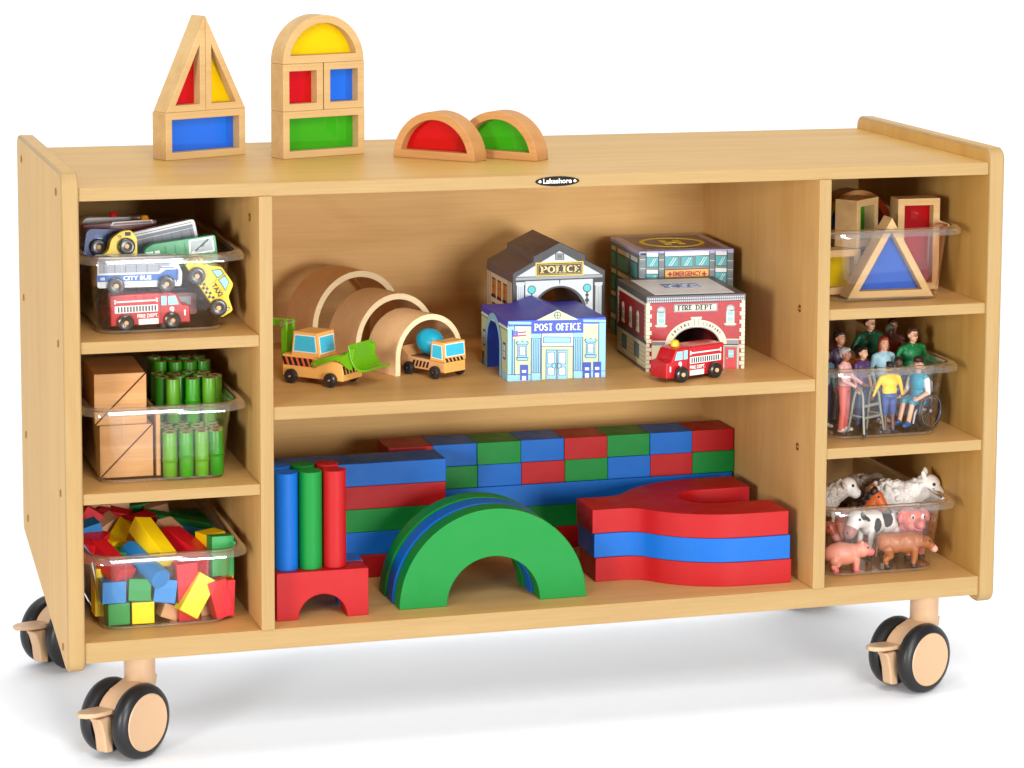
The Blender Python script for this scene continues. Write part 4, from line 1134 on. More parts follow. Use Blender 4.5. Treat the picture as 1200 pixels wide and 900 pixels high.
def hospital():
    W, D, H = .1335, .150, .1345
    t = thing('toy_hospital', 'grey toy hospital block with a yellow H helipad on its flat roof', 'toy building', (.8085, .273, ZM), R(-2.5))
    GY = pm('hosp_grey', (124, 134, 134)); LG = pm('hosp_light', (196, 204, 206)); TL = pm('hosp_teal', (74, 178, 186)); WT = pm('hosp_white', (232, 238, 240))
    LAV = pm('hosp_lavender', (180, 184, 236)); PAD = pm('helipad_plum', (116, 98, 136)); YL = pm('helipad_yellow', (255, 244, 30)); OR = pm('emergency_orange', (244, 182, 84)); RD = pm('emergency_red', (176, 24, 44))
    wall_mb = MB().box(0, W, 0, D, .0001, H - .006)
    r = MB().box(-.0004, W + .0004, -.0004, D + .0004, H - .0058, H).build('roof', LAV, t, bevel=.0008)
    T = Face((0, 0, H), (1, 0, 0), (0, 1, 0))
    mb = MB(); T.rect(mb, .012, .014, W - .012, D - .012, 0, .0003)
    mb.build('helipad', [PAD], r, smooth=0)
    mb = MB(); c = (W / 2 + .001, D / 2 + .001); T.circ(mb, c[0], c[1], .0455, .0065, 0, .0006)
    a = .013
    T.rect(mb, c[0] - .0145, c[1] - .019, c[0] - .0055, c[1] + .019, 0, .0007); T.rect(mb, c[0] + .0055, c[1] - .019, c[0] + .0145, c[1] + .019, 0, .0007); T.rect(mb, c[0] - .0055, c[1] - .005, c[0] + .0055, c[1] + .005, 0, .0007)
    mb.build('helipad_marking', [YL], r, smooth=0)
    px = pmap(295, 1097, 0, 0, 1, W, 1)
    def pxx(X, Y):
        u = (X - 295) / 802; return (u * W, H - (Y - (225 - 35 * u)) / 802 * W * .98)
    F = Face((0, -.0001, 0), (1, 0, 0), (0, 0, 1), pxx)
    mb = wall_mb; n_body = len(mb.f)
    for a, b in ((300, 348), (462, 506), (890, 940), (1046, 1095)):
        for y in range(238, 900, 76):
            F.poly(mb, [(a, y), (b, y), (b, y + 46), (a, y + 46)], 0, .0003); F.rect(mb, a, y + 50, b, y + 57, 1, .0004)
    F.rect(mb, 348, 232, 353, 950, 2, .0005); F.rect(mb, 455, 228, 460, 950, 2, .0005); F.rect(mb, 936, 205, 941, 950, 2, .0005); F.rect(mb, 1040, 200, 1045, 950, 2, .0005)
    F.rect(mb, 505, 220, 510, 950, 2, .0005); F.rect(mb, 888, 208, 893, 950, 2, .0005)
    mb.m = mb.m[:n_body] + [q + 1 for q in mb.m[n_body:]]
    mb.build('walls', [GY, pm('hosp_stone', (112, 124, 126)), LG, INK], t)
    def win(a, b, y0, y1, cap=True):
        mb = MB()
        if cap: F.rect(mb, a, y0 - 38, b, y0 - 5, 1, .0005)
        F.rect(mb, a - 3, y0 - 4, b + 3, y1 + 4, 2, .0004); F.rect(mb, a, y0, b, y1, 0, .0006)
        w = b - a
        for q in (.25, .42): F.poly(mb, [(a + w * q, y1 - 4), (a + w * (q + .07), y1 - 4), (a + w * (q + .45), y0 + 8), (a + w * (q + .40), y0 + 8)], 1, .0008)
        mb.build('window', [TL, WT, INK], t, smooth=0)
    for k in range(4):
        y = 272 + 143 * k; win(356, 452, y, y + 78); win(944, 1038, y - 22, y + 60)
    F2 = F
    mb = MB(); F.poly(mb, [(512, 228), (887, 212), (887, 245), (512, 262)], 0, .0005); mb.build('cornice_band', [WT], t, smooth=0)
    for a, b, y in ((512, 625, 264), (650, 748, 260), (770, 887, 254)): win(a, b, y, y + 82, cap=False)
    mb = MB(); F.poly(mb, [(508, 373), (888, 355), (888, 437), (508, 455)], 1, .0010); F.poly(mb, [(514, 379), (882, 361), (882, 431), (514, 449)], 0, .0012)
    sg = mb.build('sign', [OR, pm('sign_brown', (120, 50, 30))], t, smooth=0)
    mb = MB(); F.text(mb, 'EMERGENCY', 578, 428, 820, 388, 0, .0016, dy=-10, bold=.035)
    for cx, cy in ((553, 411), (845, 402)):
        F.rect(mb, cx - 20, cy - 6, cx + 20, cy + 6, 0, .0016); F.rect(mb, cx - 6, cy - 20, cx + 6, cy + 20, 0, .0016)
    mb.build('lettering', [RD], sg, smooth=0)
    S = Face((-.0001, D, 0), (0, -1, 0), (0, 0, 1))
    for k in range(4):
        for a, b in ((.006, .030), (.040, .098), (.108, .140)):
            mb = MB(); z = .104 - .032 * k
            S.rect(mb, a, z + .014, b, z + .020, 1, .0004); S.rect(mb, a - .001, z - .009, b + .001, z + .013, 2, .0004); S.rect(mb, a, z - .008, b, z + .012, 0, .0006)
            mb.build('window', [TL, WT, INK], t, smooth=0)
    return t
hospital()

def fire_station():
    W, D, H = .1338, .152, .0998
    t = thing('toy_fire_station', 'red toy fire station with stone arch and grey cornice', 'toy building', (.7655, .1110, ZM), R(-3.6))
    RD = bpy.data.materials.new('print_brick_red'); RD.use_nodes = True
    nt = RD.node_tree; b = nt.nodes['Principled BSDF']; tc = nn(nt, 'ShaderNodeTexCoord')
    mp = nn(nt, 'ShaderNodeMapping'); mp.inputs['Rotation'].default_value = (R(90), 0, 0)
    br = nn(nt, 'ShaderNodeTexBrick', Scale=1.0)
    br.inputs['Color1'].default_value = (*lin((188, 10, 24)), 1); br.inputs['Color2'].default_value = (*lin((168, 8, 20)), 1); br.inputs['Mortar'].default_value = (*lin((112, 6, 16)), 1)
    br.inputs['Brick Width'].default_value = .0042; br.inputs['Row Height'].default_value = .0017; br.inputs['Mortar Size'].default_value = .00022
    nt.links.new(tc.outputs['Object'], mp.inputs['Vector']); nt.links.new(mp.outputs['Vector'], br.inputs['Vector']); nt.links.new(br.outputs['Color'], b.inputs['Base Color']); b.inputs['Roughness'].default_value = .4
    MR = pm('side_maroon', (140, 24, 34)); CR = pm('quoin_cream', (222, 212, 180)); GY = pm('stone_grey', (136, 136, 138)); DG = pm('cornice_grey', (78, 78, 80)); WT = pm('station_white', (238, 242, 250)); CY = pm('station_cyan', (130, 214, 224))
    cx, ar, ah = W * .503, W * .235, .033
    outl = [(0, .0001), (cx - ar, .0001)] + arc(cx, ah, ar, 180, 0, 22, rz=.0235) + [(cx + ar, .0001), (W, .0001), (W, H - .0095), (0, H - .0095)]
    mb = MB().prism(outl, 0, D, 'xz', mat=1, capmat=0)
    mb.build('walls', [RD, MR], t)
    r = MB().box(-.0008, W + .0008, -.0012, D + .0005, H - .0093, H).build('roof', DG, t, bevel=.0008)
    T = Face((0, 0, H), (1, 0, 0), (0, 1, 0))
    mb = MB(); T.rect(mb, .0135, .010, W - .012, D - .016, 0, .0003)
    T.rect(mb, .042, .060, .092, .094, 1, .0005)
    rng = random.Random(4)
    for k in range(26):
        a = .042 + rng.random() * .044; c = .061 + rng.random() * .030; T.rect(mb, a, c, a + .003 + rng.random() * .006, c + .0012, 0, .0007)
    mb.build('roof_print', [WT, pm('roof_blue', (92, 124, 186))], r, smooth=0)
    px = pmap(255, 1047, 808, 772, 190, W, H)
    F = Face((0, -.0001, 0), (1, 0, 0), (0, 0, 1), px)
    G = Face((0, -.0001, 0), (1, 0, 0), (0, 0, 1))
    # dentil grid on the cornice
    C = Face((0, -.0013, 0), (1, 0, 0), (0, 0, 1)); mb = MB()
    for i in range(46):
        for j in range(2): C.rect(mb, .0008 + i * .00288, H - .0085 + j * .0036, .0008 + i * .00288 + .0019, H - .0085 + j * .0036 + .0024, 0, .0003)
    mb.build('cornice_dentils', [pm('dentil', (176, 176, 184))], r, smooth=0)
    mb = MB()
    F.poly(mb, [(255, 222), (1047, 193), (1047, 208), (255, 238)], 0, .0004)
    for side in (0, 1):
        for k in range(17):
            y = 236 + 34 * k; w = 42 if k % 2 else 27
            a, b_ = (255, 255 + w) if side == 0 else (1047 - w, 1047)
            dy = 0 if side == 0 else -34
            F.rect(mb, a, y + dy, b_, y + dy + 32, 0, .0004)
            F.rect(mb, a, y + dy + 31, b_, y + dy + 34, 2, .0006)
    # ground storey in cream with grey lintels
    F.rect(mb, 300, 552, 440, 806, 0, .0004); F.rect(mb, 860, 530, 1000, 776, 0, .0004)
    F.rect(mb, 300, 560, 420, 590, 1, .0006); F.rect(mb, 868, 538, 1000, 572, 1, .0006); F.rect(mb, 872, 572, 996, 582, 2, .0008)
    mb.build('printed_quoins', [CR, GY, INK], t, smooth=0)
    # arch ring with engraved words
    mb = MB(); n = 24; ro = ar + .0105
    pts = [(cx + ro * math.cos(R(a)), ah + (.0235 + .0105) * math.sin(R(a))) for a in np.linspace(180, 0, n + 1)]
    pin = [(cx + (ar + .0018) * math.cos(R(a)), ah + (.0235 + .0018) * math.sin(R(a))) for a in np.linspace(180, 0, n + 1)]
    for i in range(n): G.poly(mb, [pts[i], pts[i + 1], pin[i + 1], pin[i]], 0, .0007)
    p2 = [(cx + (ar + .0003) * math.cos(R(a)), ah + (.0235 + .0003) * math.sin(R(a))) for a in np.linspace(180, 0, n + 1)]
    for i in range(n): G.poly(mb, [pin[i], pin[i + 1], p2[i + 1], p2[i]], 1, .0009)
    G.poly(mb, [(cx - .0045, ah + .0245), (cx + .0045, ah + .0245), (cx + .0065, ah + .0365), (cx - .0065, ah + .0365)], 0, .0010)
    G.rect(mb, cx - .0075, ah + .0355, cx + .0075, ah + .0378, 0, .0012); G.rect(mb, cx - .0032, ah + .026, cx - .0020, ah + .035, 1, .0012); G.rect(mb, cx + .0020, ah + .026, cx + .0032, ah + .035, 1, .0012)
    ring = mb.build('stone_arch', [CR, GY], t, smooth=0)
    mb = MB()
    for word, a0, a1 in (('ENGINE', 148, 106), ('COMPANY', 74, 32)):
        for i, ch in enumerate(word):
            a = a0 + (a1 - a0) * i / (len(word) - 1); rr = ar + .0060; rz_ = .0235 + .0060
            x, z = cx + rr * math.cos(R(a)), ah + rz_ * math.sin(R(a)); s_ = .0019
            G.text(mb, ch, x - s_ * .8, z - s_, x + s_ * .8, z + s_, 0, .0010, serif=True, rot=(a - 90) * .75, th=.22)
    mb.build('lettering', [INK], ring, smooth=0)
    mb = MB(); F.poly(mb, [(472, 252), (824, 236), (824, 302), (472, 318)], 1, .0006); F.poly(mb, [(484, 262), (812, 247), (812, 292), (484, 308)], 0, .0008)
    sg = mb.build('sign', [CR, GY], t, smooth=0)
    mb = MB(); F.text(mb, 'FIRE DEPT.', 500, 302, 798, 261, 0, .0012, dy=-15, serif=True, th=.23, thin=.17); mb.build('lettering', [INK], sg, smooth=0)
    for c0, dy in ((372, 0), (928, -22)):
        mb = MB()
        F.rect(mb, c0 - 36, 305 + dy, c0 + 36, 425 + dy, 1, .0005)
        u, v = px(c0, 308 + dy); G.disc(mb, u, v, .0062, 1, .0005); G.disc(mb, u, v, .0048, 3, .0007)
        F.rect(mb, c0 - 30, 312 + dy, c0 + 30, 418 + dy, 0, .0007)
        F.rect(mb, c0 - 24, 325 + dy, c0 + 24, 358 + dy, 2, .0009); F.rect(mb, c0 - 24, 372 + dy, c0 + 24, 405 + dy, 2, .0009)
        F.rect(mb, c0 - 48, 424 + dy, c0 + 48, 434 + dy, 0, .0009); F.rect(mb, c0 - 40, 434 + dy, c0 + 40, 446 + dy, 1, .0007)
        mb.build('window', [CR, GY, CY, pm('fan_grey', (170, 170, 172))], t, smooth=0)
    mb = MB(); F.rect(mb, 882, 590, 990, 775, 1, .0007); F.rect(mb, 890, 600, 980, 775, 0, .0009); F.rect(mb, 915, 620, 958, 682, 2, .0011); F.rect(mb, 915, 648, 958, 654, 3, .0013)
    d = mb.build('door', [pm('door_red', (204, 40, 48)), GY, CY, WT], t, smooth=0)
    mb = MB(); F.disc(mb, 904, 690, 5, 0, .0013); mb.build('handle', [CR], d, smooth=0)
    # left side: maroon upper storey with three arched windows, cream ground floor
    S = Face((-.0001, D, 0), (0, -1, 0), (0, 0, 1)); mb = MB()
    S.rect(mb, 0, .0003, D, .036, 0, .0003); S.rect(mb, 0, .036, D, .041, 1, .0004); S.rect(mb, 0, .0865, D, .0905, 0, .0004)
    for k in range(16):
        w = .007 if k % 2 else .0045; z = .0412 + .0029 * k * 1.0
        if z < .086: S.rect(mb, 0, z, w, z + .0026, 0, .0004); S.rect(mb, D - w - .002, z, D, z + .0026, 0, .0004)
    for k in range(5): S.rect(mb, .004, .006 + .006 * k, D - .004, .0066 + .006 * k, 2, .0005)
    S.rect(mb, 0, .0003, D, .004, 1, .0005)
    mb.build('side_print', [CR, DG, GY], t, smooth=0)
    for u in (.030, .070, .108):
        mb = MB(); S.rect(mb, u - .006, .050, u + .006, .068, 0, .0004); S.disc(mb, u, .068, .006, 0, .0004); S.rect(mb, u - .004, .053, u + .004, .067, 1, .0006)
        S.rect(mb, u - .0005, .053, u + .0005, .072, 0, .0008); S.rect(mb, u - .004, .060, u + .004, .061, 0, .0008); S.rect(mb, u - .0075, .046, u + .0075, .050, 0, .0006)
        mb.build('window', [CR, GY], t, smooth=0)
    for u in (.026, .092):
        mb = MB(); S.rect(mb, u, .012, u + .026, .031, 1, .0006); S.rect(mb, u + .002, .014, u + .024, .029, 0, .0008); mb.build('window', [pm('low_teal', (86, 128, 130)), DG], t, smooth=0)
fire_station()
# ---------------------------------------------------------------- top left bin: painted wooden vehicles
ZV = ZL1 + .0040
GV = 'wooden vehicles in the top left bin'
m_bus = paint('bus_white_paint', (214, 218, 222), rough=.32, coat=.25); m_busgrey = paint('bus_window_print', (150, 156, 166), rough=.35)
m_busblue = paint('bus_blue_print', (26, 98, 180), rough=.35); m_pale = paint('print_line_dark', (60, 66, 80), rough=.4)
m_taxi = paint('taxi_yellow_paint', (228, 200, 14), rough=.3, coat=.25); m_cy = MATS['pale_cyan_print']
m_greenv = paint('green_vehicle_paint', (14, 128, 70), rough=.32, coat=.25); m_navy = paint('navy_vehicle_paint', (24, 54, 120), rough=.3, coat=.25)
m_maroon = paint('maroon_vehicle_paint', (128, 20, 30), rough=.35, coat=.2); m_silver = paint('silver_print', (186, 190, 196), rough=.35)

def rpoly(pts, r, n=4):
    """round the corners of an outline"""
    out = []; N = len(pts)
    for i in range(N):
        a, b, c = Vector(pts[i - 1]), Vector(pts[i]), Vector(pts[(i + 1) % N])
        u, v = (a - b), (c - b); k = min(r, u.length * .45, v.length * .45)
        p, q = b + u.normalized() * k, b + v.normalized() * k
        for j in range(n + 1):
            t = j / n; out.append(tuple(p * (1 - t) ** 2 + b * 2 * t * (1 - t) + q * t * t))
    return out

def slab(name, label, loc, rot, outline, mat, T, decal, wheels, wr=.0105, cat='toy vehicle', rr=.004):
    t = thing(name, label, cat, loc, rot, GV)
    MB().prism(rpoly(outline, rr), 0, T, 'xz').build('body', mat, t, bevel=.0010)
    F = Face((0, 0, 0), (1, 0, 0), (0, 0, 1)); decal(F, t)
    for wx, wz in wheels: toy_wheel(t, wx, 0.0005, wz, wr, .0075, -1)
    return t

def bus_decal(F, t):
    mb = MB(); F.poly(mb, [(.0025, .019), (.074, .019), (.079, .026), (.088, .026), (.0845, .0345), (.0025, .0345)], 0, .0003)
    for x in (.008, .021, .034, .047, .060, .0745): F.rect(mb, x, .0192, x + .0006, .0342, 1, .0005)
    F.rect(mb, .0025, .0305, .085, .0310, 1, .0005)
    mb.build('side_window', [m_busgrey, m_pale], t, smooth=0)
    mb = MB(); F.poly(mb, [(.0, .0085), (.0, .0165), (.076, .0165), (.083, .0215), (.0985, .0215), (.0985, .0085)], 0, .0003)
    s = mb.build('blue_band', [m_busblue], t, smooth=0)
    mb = MB(); F.text(mb, 'CITY BUS', .0315, .0098, .0655, .0152, 0, .0006, bold=.04); F.text(mb, '05', .0040, .0105, .0095, .0140, 0, .0006, bold=.03); mb.build('lettering', [m_white], s, smooth=0)
    mb = MB(); F.rect(mb, .033, .0040, .066, .0055, 0, .0003); F.rect(mb, .076, .0235, .093, .0245, 1, .0004); F.rect(mb, .0955, .006, .0966, .0225, 2, .0004)
    mb.build('printed_markings', [m_silver, m_busblue, m_pale], t, smooth=0)
bus_out = [(0, .0005), (.1025, .0005), (.1035, .018), (.094, .0378), (0, .0385)]
slab('toy_bus', 'white and blue city bus lying on its side at the bin front', (.0485, .0560, ZV + .0518), (0, R(.5), 0), bus_out, m_bus, .026, bus_decal, ((.0222, .0040), (.0830, .0045)))
fire_engine((.1140, .0740, ZV - .0006), (0, R(-1), 0), 'red wooden fire engine at the bottom front of its bin', Wd=.0135, light=False, sx=-1)['group'] = GV

def taxi_decal(F, t):
    mb = MB()
    for pts in ([(.024, .0275), (.037, .0275), (.037, .0375), (.030, .0375)], [(.039, .0275), (.056, .0275), (.049, .0375), (.039, .0375)]):
        F.poly(mb, pts, 1, .0003); F.poly(mb, inset_poly(pts, .0008), 0, .0005)
    mb.build('side_window', [m_cy, m_ink], t, smooth=0)
    mb = MB()
    for i in range(8):
        for j in range(2):
            if (i + j) % 2 == 0: F.rect(mb, .029 + .0033 * i, .0055 + .0033 * j, .0323 + .0033 * i, .0088 + .0033 * j, 0, .0003)
    F.text(mb, 'TAXI', .040, .0165, .0575, .0230, 0, .0004, bold=.04)
    F.rect(mb, .0375, .005, .0379, .027, 0, .0003); F.rect(mb, .0745, .010, .0775, .020, 0, .0003); F.rect(mb, .0753, .011, .0767, .019, 1, .0005)
    F.rect(mb, .002, .0145, .0060, .0225, 0, .0003); F.rect(mb, .003, .0155, .0050, .0215, 1, .0005)
    F.circ(mb, .012, .0255, .0022, .0007, 0, .0003, n=12)
    mb.build('printed_markings', [m_ink, m_white], t, smooth=0)
taxi_out = [(0, .0045), (.081, .0045), (.082, .022), (.0640, .0265), (.055, .0405), (.028, .0405), (.018, .028), (.001, .0255)]
# placed so its wheels sit where the photo shows them, nose down to the right
th = R(57); wx = Vector((.0192 * math.cos(th) + .0085 * math.sin(th), 0, -.0192 * math.sin(th) + .0085 * math.cos(th)))
slab('toy_taxi', 'yellow checkered taxi tipped nose down at the right of its bin', (.1695 - wx.x, .0610, ZL1 + .0671 - wx.z), (0, th, 0), taxi_out, m_taxi, .026, taxi_decal, ((.0192, .0085), (.0672, .0085)), wr=.0108)

def bus2_decal(F, t):
    mb = MB(); F.rect(mb, .004, .014, .098, .0345, 0, .0003)
    for x in (.006, .018, .031, .044, .057, .070, .083, .0955): F.rect(mb, x, .0142, x + .0006, .0342, 1, .0005)
    F.rect(mb, .004, .0300, .098, .0306, 1, .0005); F.rect(mb, .004, .0355, .098, .0362, 1, .0005)
    mb.build('side_window', [paint('bus_window_dark', (98, 106, 118), rough=.3), m_pale], t, smooth=0)
slab('toy_bus', 'white-rimmed grey-windowed bus leaning behind the green truck', (.1030, .118, ZV + .0715), (R(-6), R(-11), 0), [(0, 0), (.084, 0), (.084, .0385), (0, .0385)], m_bus, .024,
     lambda F, t: None, (), rr=.005)
def bus2b(F, t): pass
for o in list(COL.objects):
    if o.name.startswith('toy_bus') and 'leaning' in o.get('label', ''):
        F = Face((0, 0, 0), (1, 0, 0), (0, 0, 1)); mb = MB(); F.rect(mb, .004, .010, .080, .0325, 0, .0003)
        for x in (.005, .016, .028, .040, .052, .064, .076): F.rect(mb, x, .0102, x + .0006, .0280, 1, .0005)
        F.rect(mb, .004, .0275, .080, .0283, 2, .0005); F.rect(mb, .006, .0345, .079, .0352, 1, .0004)
        mb.build('side_window', [paint('bus_window_dark', (98, 106, 118), rough=.3), m_pale, m_silver], o, smooth=0)
def green_decal(F, t):
    mb = MB(); F.rect(mb, .004, .0, .013, .0135, 0, .0003); F.rect(mb, .015, .003, .021, .0135, 0, .0003)
    F.poly(mb, [(.056, .002), (.088, .002), (.088, .0205), (.058, .0205)], 0, .0003); F.poly(mb, [(.058, .004), (.086, .004), (.086, .0185), (.060, .0185)], 1, .0005)
    for k in range(5): F.poly(mb, [(.058 + .004 * k, .004 + .002 * k), (.062 + .004 * k, .004 + .002 * k), (.080 + .0015 * k, .015 + .0008 * k), (.076 + .0015 * k, .016 + .0008 * k)], k % 2 * 2, .0007)
    for x in (.028, .040, .052): F.rect(mb, x, .0, x + .0006, .018, 2, .0004)
    mb.build('printed_markings', [paint('truck_pale_print', (206, 224, 220), rough=.35), paint('truck_grey_print', (150, 160, 164), rough=.35), m_pale], t, smooth=0)
slab('toy_truck', 'green recycling truck lying behind the rim, right of the yellow car', (.1100, .086, ZV + .0760), (R(-4), R(-7), 0), [(0, -.012), (.0915, -.012), (.0915, .0225), (.014, .0225), (.004, .018), (0, .010)], m_greenv, .024, green_decal, ())
def yel_decal(F, t):
    mb = MB(); F.rect(mb, .029, .0320, .0360, .0365, 0, .0004); F.circ(mb, .0225, .031, .0018, .0006, 0, .0004, n=12); F.rect(mb, .012, .0010, .020, .0022, 0, .0004)
    mb.build('printed_markings', [m_ink], t, smooth=0)
slab('toy_car', 'yellow wooden car with one black wheel showing above the rim', (.0580, .088, ZV + .0800), (R(-8), R(2), 0), [(-.008, -.012), (.045, -.012), (.044, .030), (.036, .0395), (.024, .0375), (.012, .028), (.009, .014), (-.006, .002)], m_taxi, .024,
     yel_decal, ((.0305, .0190),), wr=.0104)
def blue_decal(F, t):
    mb = MB(); F.poly(mb, rrect(.014, .028, .016, .0255, .003), 0, .0003); F.rect(mb, .0175, .0195, .024, .0212, 1, .0005); mb.build('printed_markings', [paint('mid_blue_print', (40, 110, 196), rough=.35), m_white], t, smooth=0)
slab('toy_van', 'navy blue wooden van at the left, behind the yellow car', (.0420, .118, ZV + .0830), (R(-6), R(-3), 0), [(0, -.012), (.050, -.012), (.050, .030), (.010, .034), (.004, .030), (0, .010)], m_navy, .024, blue_decal, ((.0175, .0100),), wr=.0105)
def mar_decal(F, t):
    mb = MB(); F.poly(mb, [(.034, .026), (.088, .026), (.086, .0305), (.037, .0305)], 0, .0003); F.poly(mb, [(.037, .0268), (.0855, .0268), (.084, .0292), (.039, .0292)], 1, .0005); mb.build('printed_markings', [m_white, m_maroon], t, smooth=0)
o = slab('toy_rescue_truck', 'dark red wooden truck with amber and red roof lights, back of the bin', (.0480, .165, ZV + .0860), (R(-5), R(-2), 0), [(0, 0), (.092, 0), (.092, .0305), (.0, .0300)], m_maroon, .026, mar_decal, ())
for lx, m in ((.078, paint('amber_light', (232, 150, 20), rough=.3)),):
    MB().lathe([(0, 0), (.0055, 0), (.0055, .003), (.004, .0055), (0, .0068)], (lx, .010, .0300), (0, 0, 1), 20).build('roof_light', m, o)
def wv(F, t):
    mb = MB(); F.poly(mb, rrect(.004, .014, .0, .020, .003), 1, .0003); F.poly(mb, rrect(.006, .0125, .003, .016, .002), 0, .0005); mb.build('side_window', [m_ink, m_silver], t, smooth=0)
slab('toy_ambulance', 'white wooden ambulance at the back left with a red lamp on top', (.0460, .205, ZV + .0930), (R(-3), R(-1), 0), [(0, 0), (.088, 0), (.088, .024), (.010, .026), (.002, .016)], m_bus, .026, wv, ())
for o in list(COL.objects):
    if o.name.startswith('toy_ambulance'): MB().lathe([(0, 0), (.0058, 0), (.0055, .003), (.004, .006), (0, .0072)], (.046, .012, .0245), (0, 0, 1), 20).build('roof_light', paint('red_light', (216, 20, 30), rough=.25, coat=.5), o)
# a few more stacked below and behind so the tub reads full
fill = [('toy_tanker', 'brown-red wooden tanker underneath the taxi, in the shade', (.0600, .100, ZV + .002), (0, 0, R(2)), m_maroon, .118, .034),
        ('toy_trailer', 'dark blue wooden trailer low in the middle of the bin', (.0560, .135, ZV + .002), (0, 0, R(-3)), m_navy, .118, .036),
        ('toy_crane', 'dark green wooden crane truck low behind the blue trailer', (.0560, .185, ZV + .002), (0, 0, R(4)), m_greenv, .115, .036),
        ('toy_wagon', 'maroon wooden wagon above the trailers, half buried', (.0500, .112, ZV + .040), (0, 0, R(-2)), m_maroon, .085, .034),
        ('toy_minibus', 'white wooden minibus at the middle back under the ambulance', (.0500, .215, ZV + .045), (0, 0, R(1)), m_bus, .100, .036)]
for nm, lb, lc, rt, mt, L_, H_ in fill:
    def dc(F, t, L_=L_, H_=H_):
        mb = MB(); F.rect(mb, .008, H_ * .55, L_ - .008, H_ * .85, 0, .0003); mb.build('side_window', [m_busgrey], t, smooth=0)
    slab(nm, lb, lc, rt, [(0, .006), (L_, .006), (L_, H_), (.012, H_), (0, H_ * .6)], mt, .024, dc, ((.022, .0100), (L_ - .022, .0100)))

# ---------------------------------------------------------------- middle left bin: prisms, plank, bamboo
ZBm = ZK1 + .0040
m_pr = wood('prism_wood', (208, 162, 112), (184, 134, 84), 'x', seed=6.0, ring=.35, rough=.55)
m_pr2 = wood('prism_wood_red', (206, 146, 98), (182, 120, 74), 'z', seed=8.0, ring=.3, rough=.55)
def prism_pair(x, z, s, y0, L, rot, labels):
    for k, lb in enumerate(labels):
        tri = [(0, 0), (s - .0012, 0), (s - .0002, s - .0010)] if k == 0 else [(-.0000, .0012), (s - .0012, s), (0, s)]
        if k == 0: tri = [(.0012, 0), (s, 0), (s, s - .0012)]
        o = MB().prism(tri, 0, L, 'xz').build('wooden_prism', [m_pr if (k + (z > .03)) % 2 else m_pr2, m_pr], bevel=.0007, loc=(x, y0, ZBm + z), rot=(0, 0, R(rot)))
        o.data.materials[0] = m_pr
        tag(o, lb, 'block', 'triangular wooden prisms')
prism_pair(.0510, .0, .0650, .0700, .120, 0, ['lower-right prism of the bottom pair of wooden triangles', 'upper-left prism of the bottom pair of wooden triangles'])
prism_pair(.0455, .0652, .0635, .0735, .120, -1, ['lower-right prism of the top pair of wooden triangles', 'upper-left prism of the top pair, nearest the left panel'])
o = MB().box(0, .0052, 0, .30, 0, .078).build('divider_plank', m_pr, bevel=.0006, loc=(.1196, .068, ZBm)); tag(o, 'thin wooden plank on edge between the prisms and the bamboo', 'plank')
def bamboo_mat(nm, a, b_):
    m = paint(nm, a, rough=.42, var=.22, scale=60, coat=.08); return m
BM = [bamboo_mat('bamboo_green', (50, 146, 12), 0), bamboo_mat('bamboo_light_green', (88, 154, 24), 0), bamboo_mat('bamboo_deep_green', (36, 126, 14), 0)]
m_cut = paint('bamboo_cut_end', (196, 184, 128), rough=.7, var=.15, scale=300); m_hol = paint('bamboo_hollow', (104, 76, 44), rough=.85)
def bam_mesh(node, L=.0545, r=.0088):
    mb = MB()
    pr = [(r * .93, 0), (r, .0006), (r * .985, node - .0035), (r * 1.02, node - .0018), (r * 1.11, node - .0006), (r * 1.0, node + .0002), (r * 1.13, node + .0010), (r * .985, node + .0026), (r * .985, L - .0008), (r * .95, L)]
    if node <= 0: pr = [(r * .93, 0), (r, .0006), (r * .98, L - .0008), (r * .95, L)]
    mb.lathe(pr, (0, 0, 0), (0, 0, 1), 24, mat=0)
    mb.lathe([(r * .95, L), (r * .52, L + .0001)], (0, 0, 0), (0, 0, 1), 24, mat=1)
    mb.lathe([(r * .52, L + .0001), (r * .48, L - .004), (0, L - .0045)], (0, 0, 0), (0, 0, 1), 24, mat=2)
    mb.lathe([(0, 0), (r * .93, 0)], (0, 0, 0), (0, 0, 1), 24, mat=1)
    return mb
rng = random.Random(11)
protos = []
for mi in range(3):
    for nd in (.026, .020, .0):
        o = bam_mesh(nd, .0545 + .0004 * mi).build('bamboo_piece', [BM[mi], m_cut, m_hol], smooth=50); protos.append(o)
used = set()
def bamboo(x, y, z, k, label, tilt=(0, 0)):
    if k not in used: o = protos[k]; used.add(k)
    else: o = protos[k].copy(); COL.objects.link(o)
    o.location = (x, y, z); o.rotation_euler = (R(tilt[0]), R(tilt[1]), rng.random() * 6.28)
    tag(o, label, 'bamboo piece', 'green bamboo pieces')
cols = ['leftmost', 'second', 'third', 'rightmost']
rown = ['front row', 'second row', 'third row', 'fourth row', 'fifth row', 'sixth row']
for r_ in range(6):
    for c_ in range(4):
        x = .1352 + .0192 * c_ + (.0035 if r_ % 2 else 0) + rng.uniform(-.0006, .0006) + (.0004 * r_)
        y = .0590 + .0182 * r_ + rng.uniform(-.0008, .0008) + (.002 if c_ == 0 and r_ == 0 else 0)
        if c_ == 3 and r_ % 2: x -= .002
        bamboo(x, y, ZBm, rng.choice([0, 1, 3, 4, 0, 6]) if r_ == 0 else rng.randrange(9), '%s bamboo piece in the %s of the lower layer' % (cols[c_], rown[r_]), (0, 2 if c_ == 3 and r_ == 0 else 0))
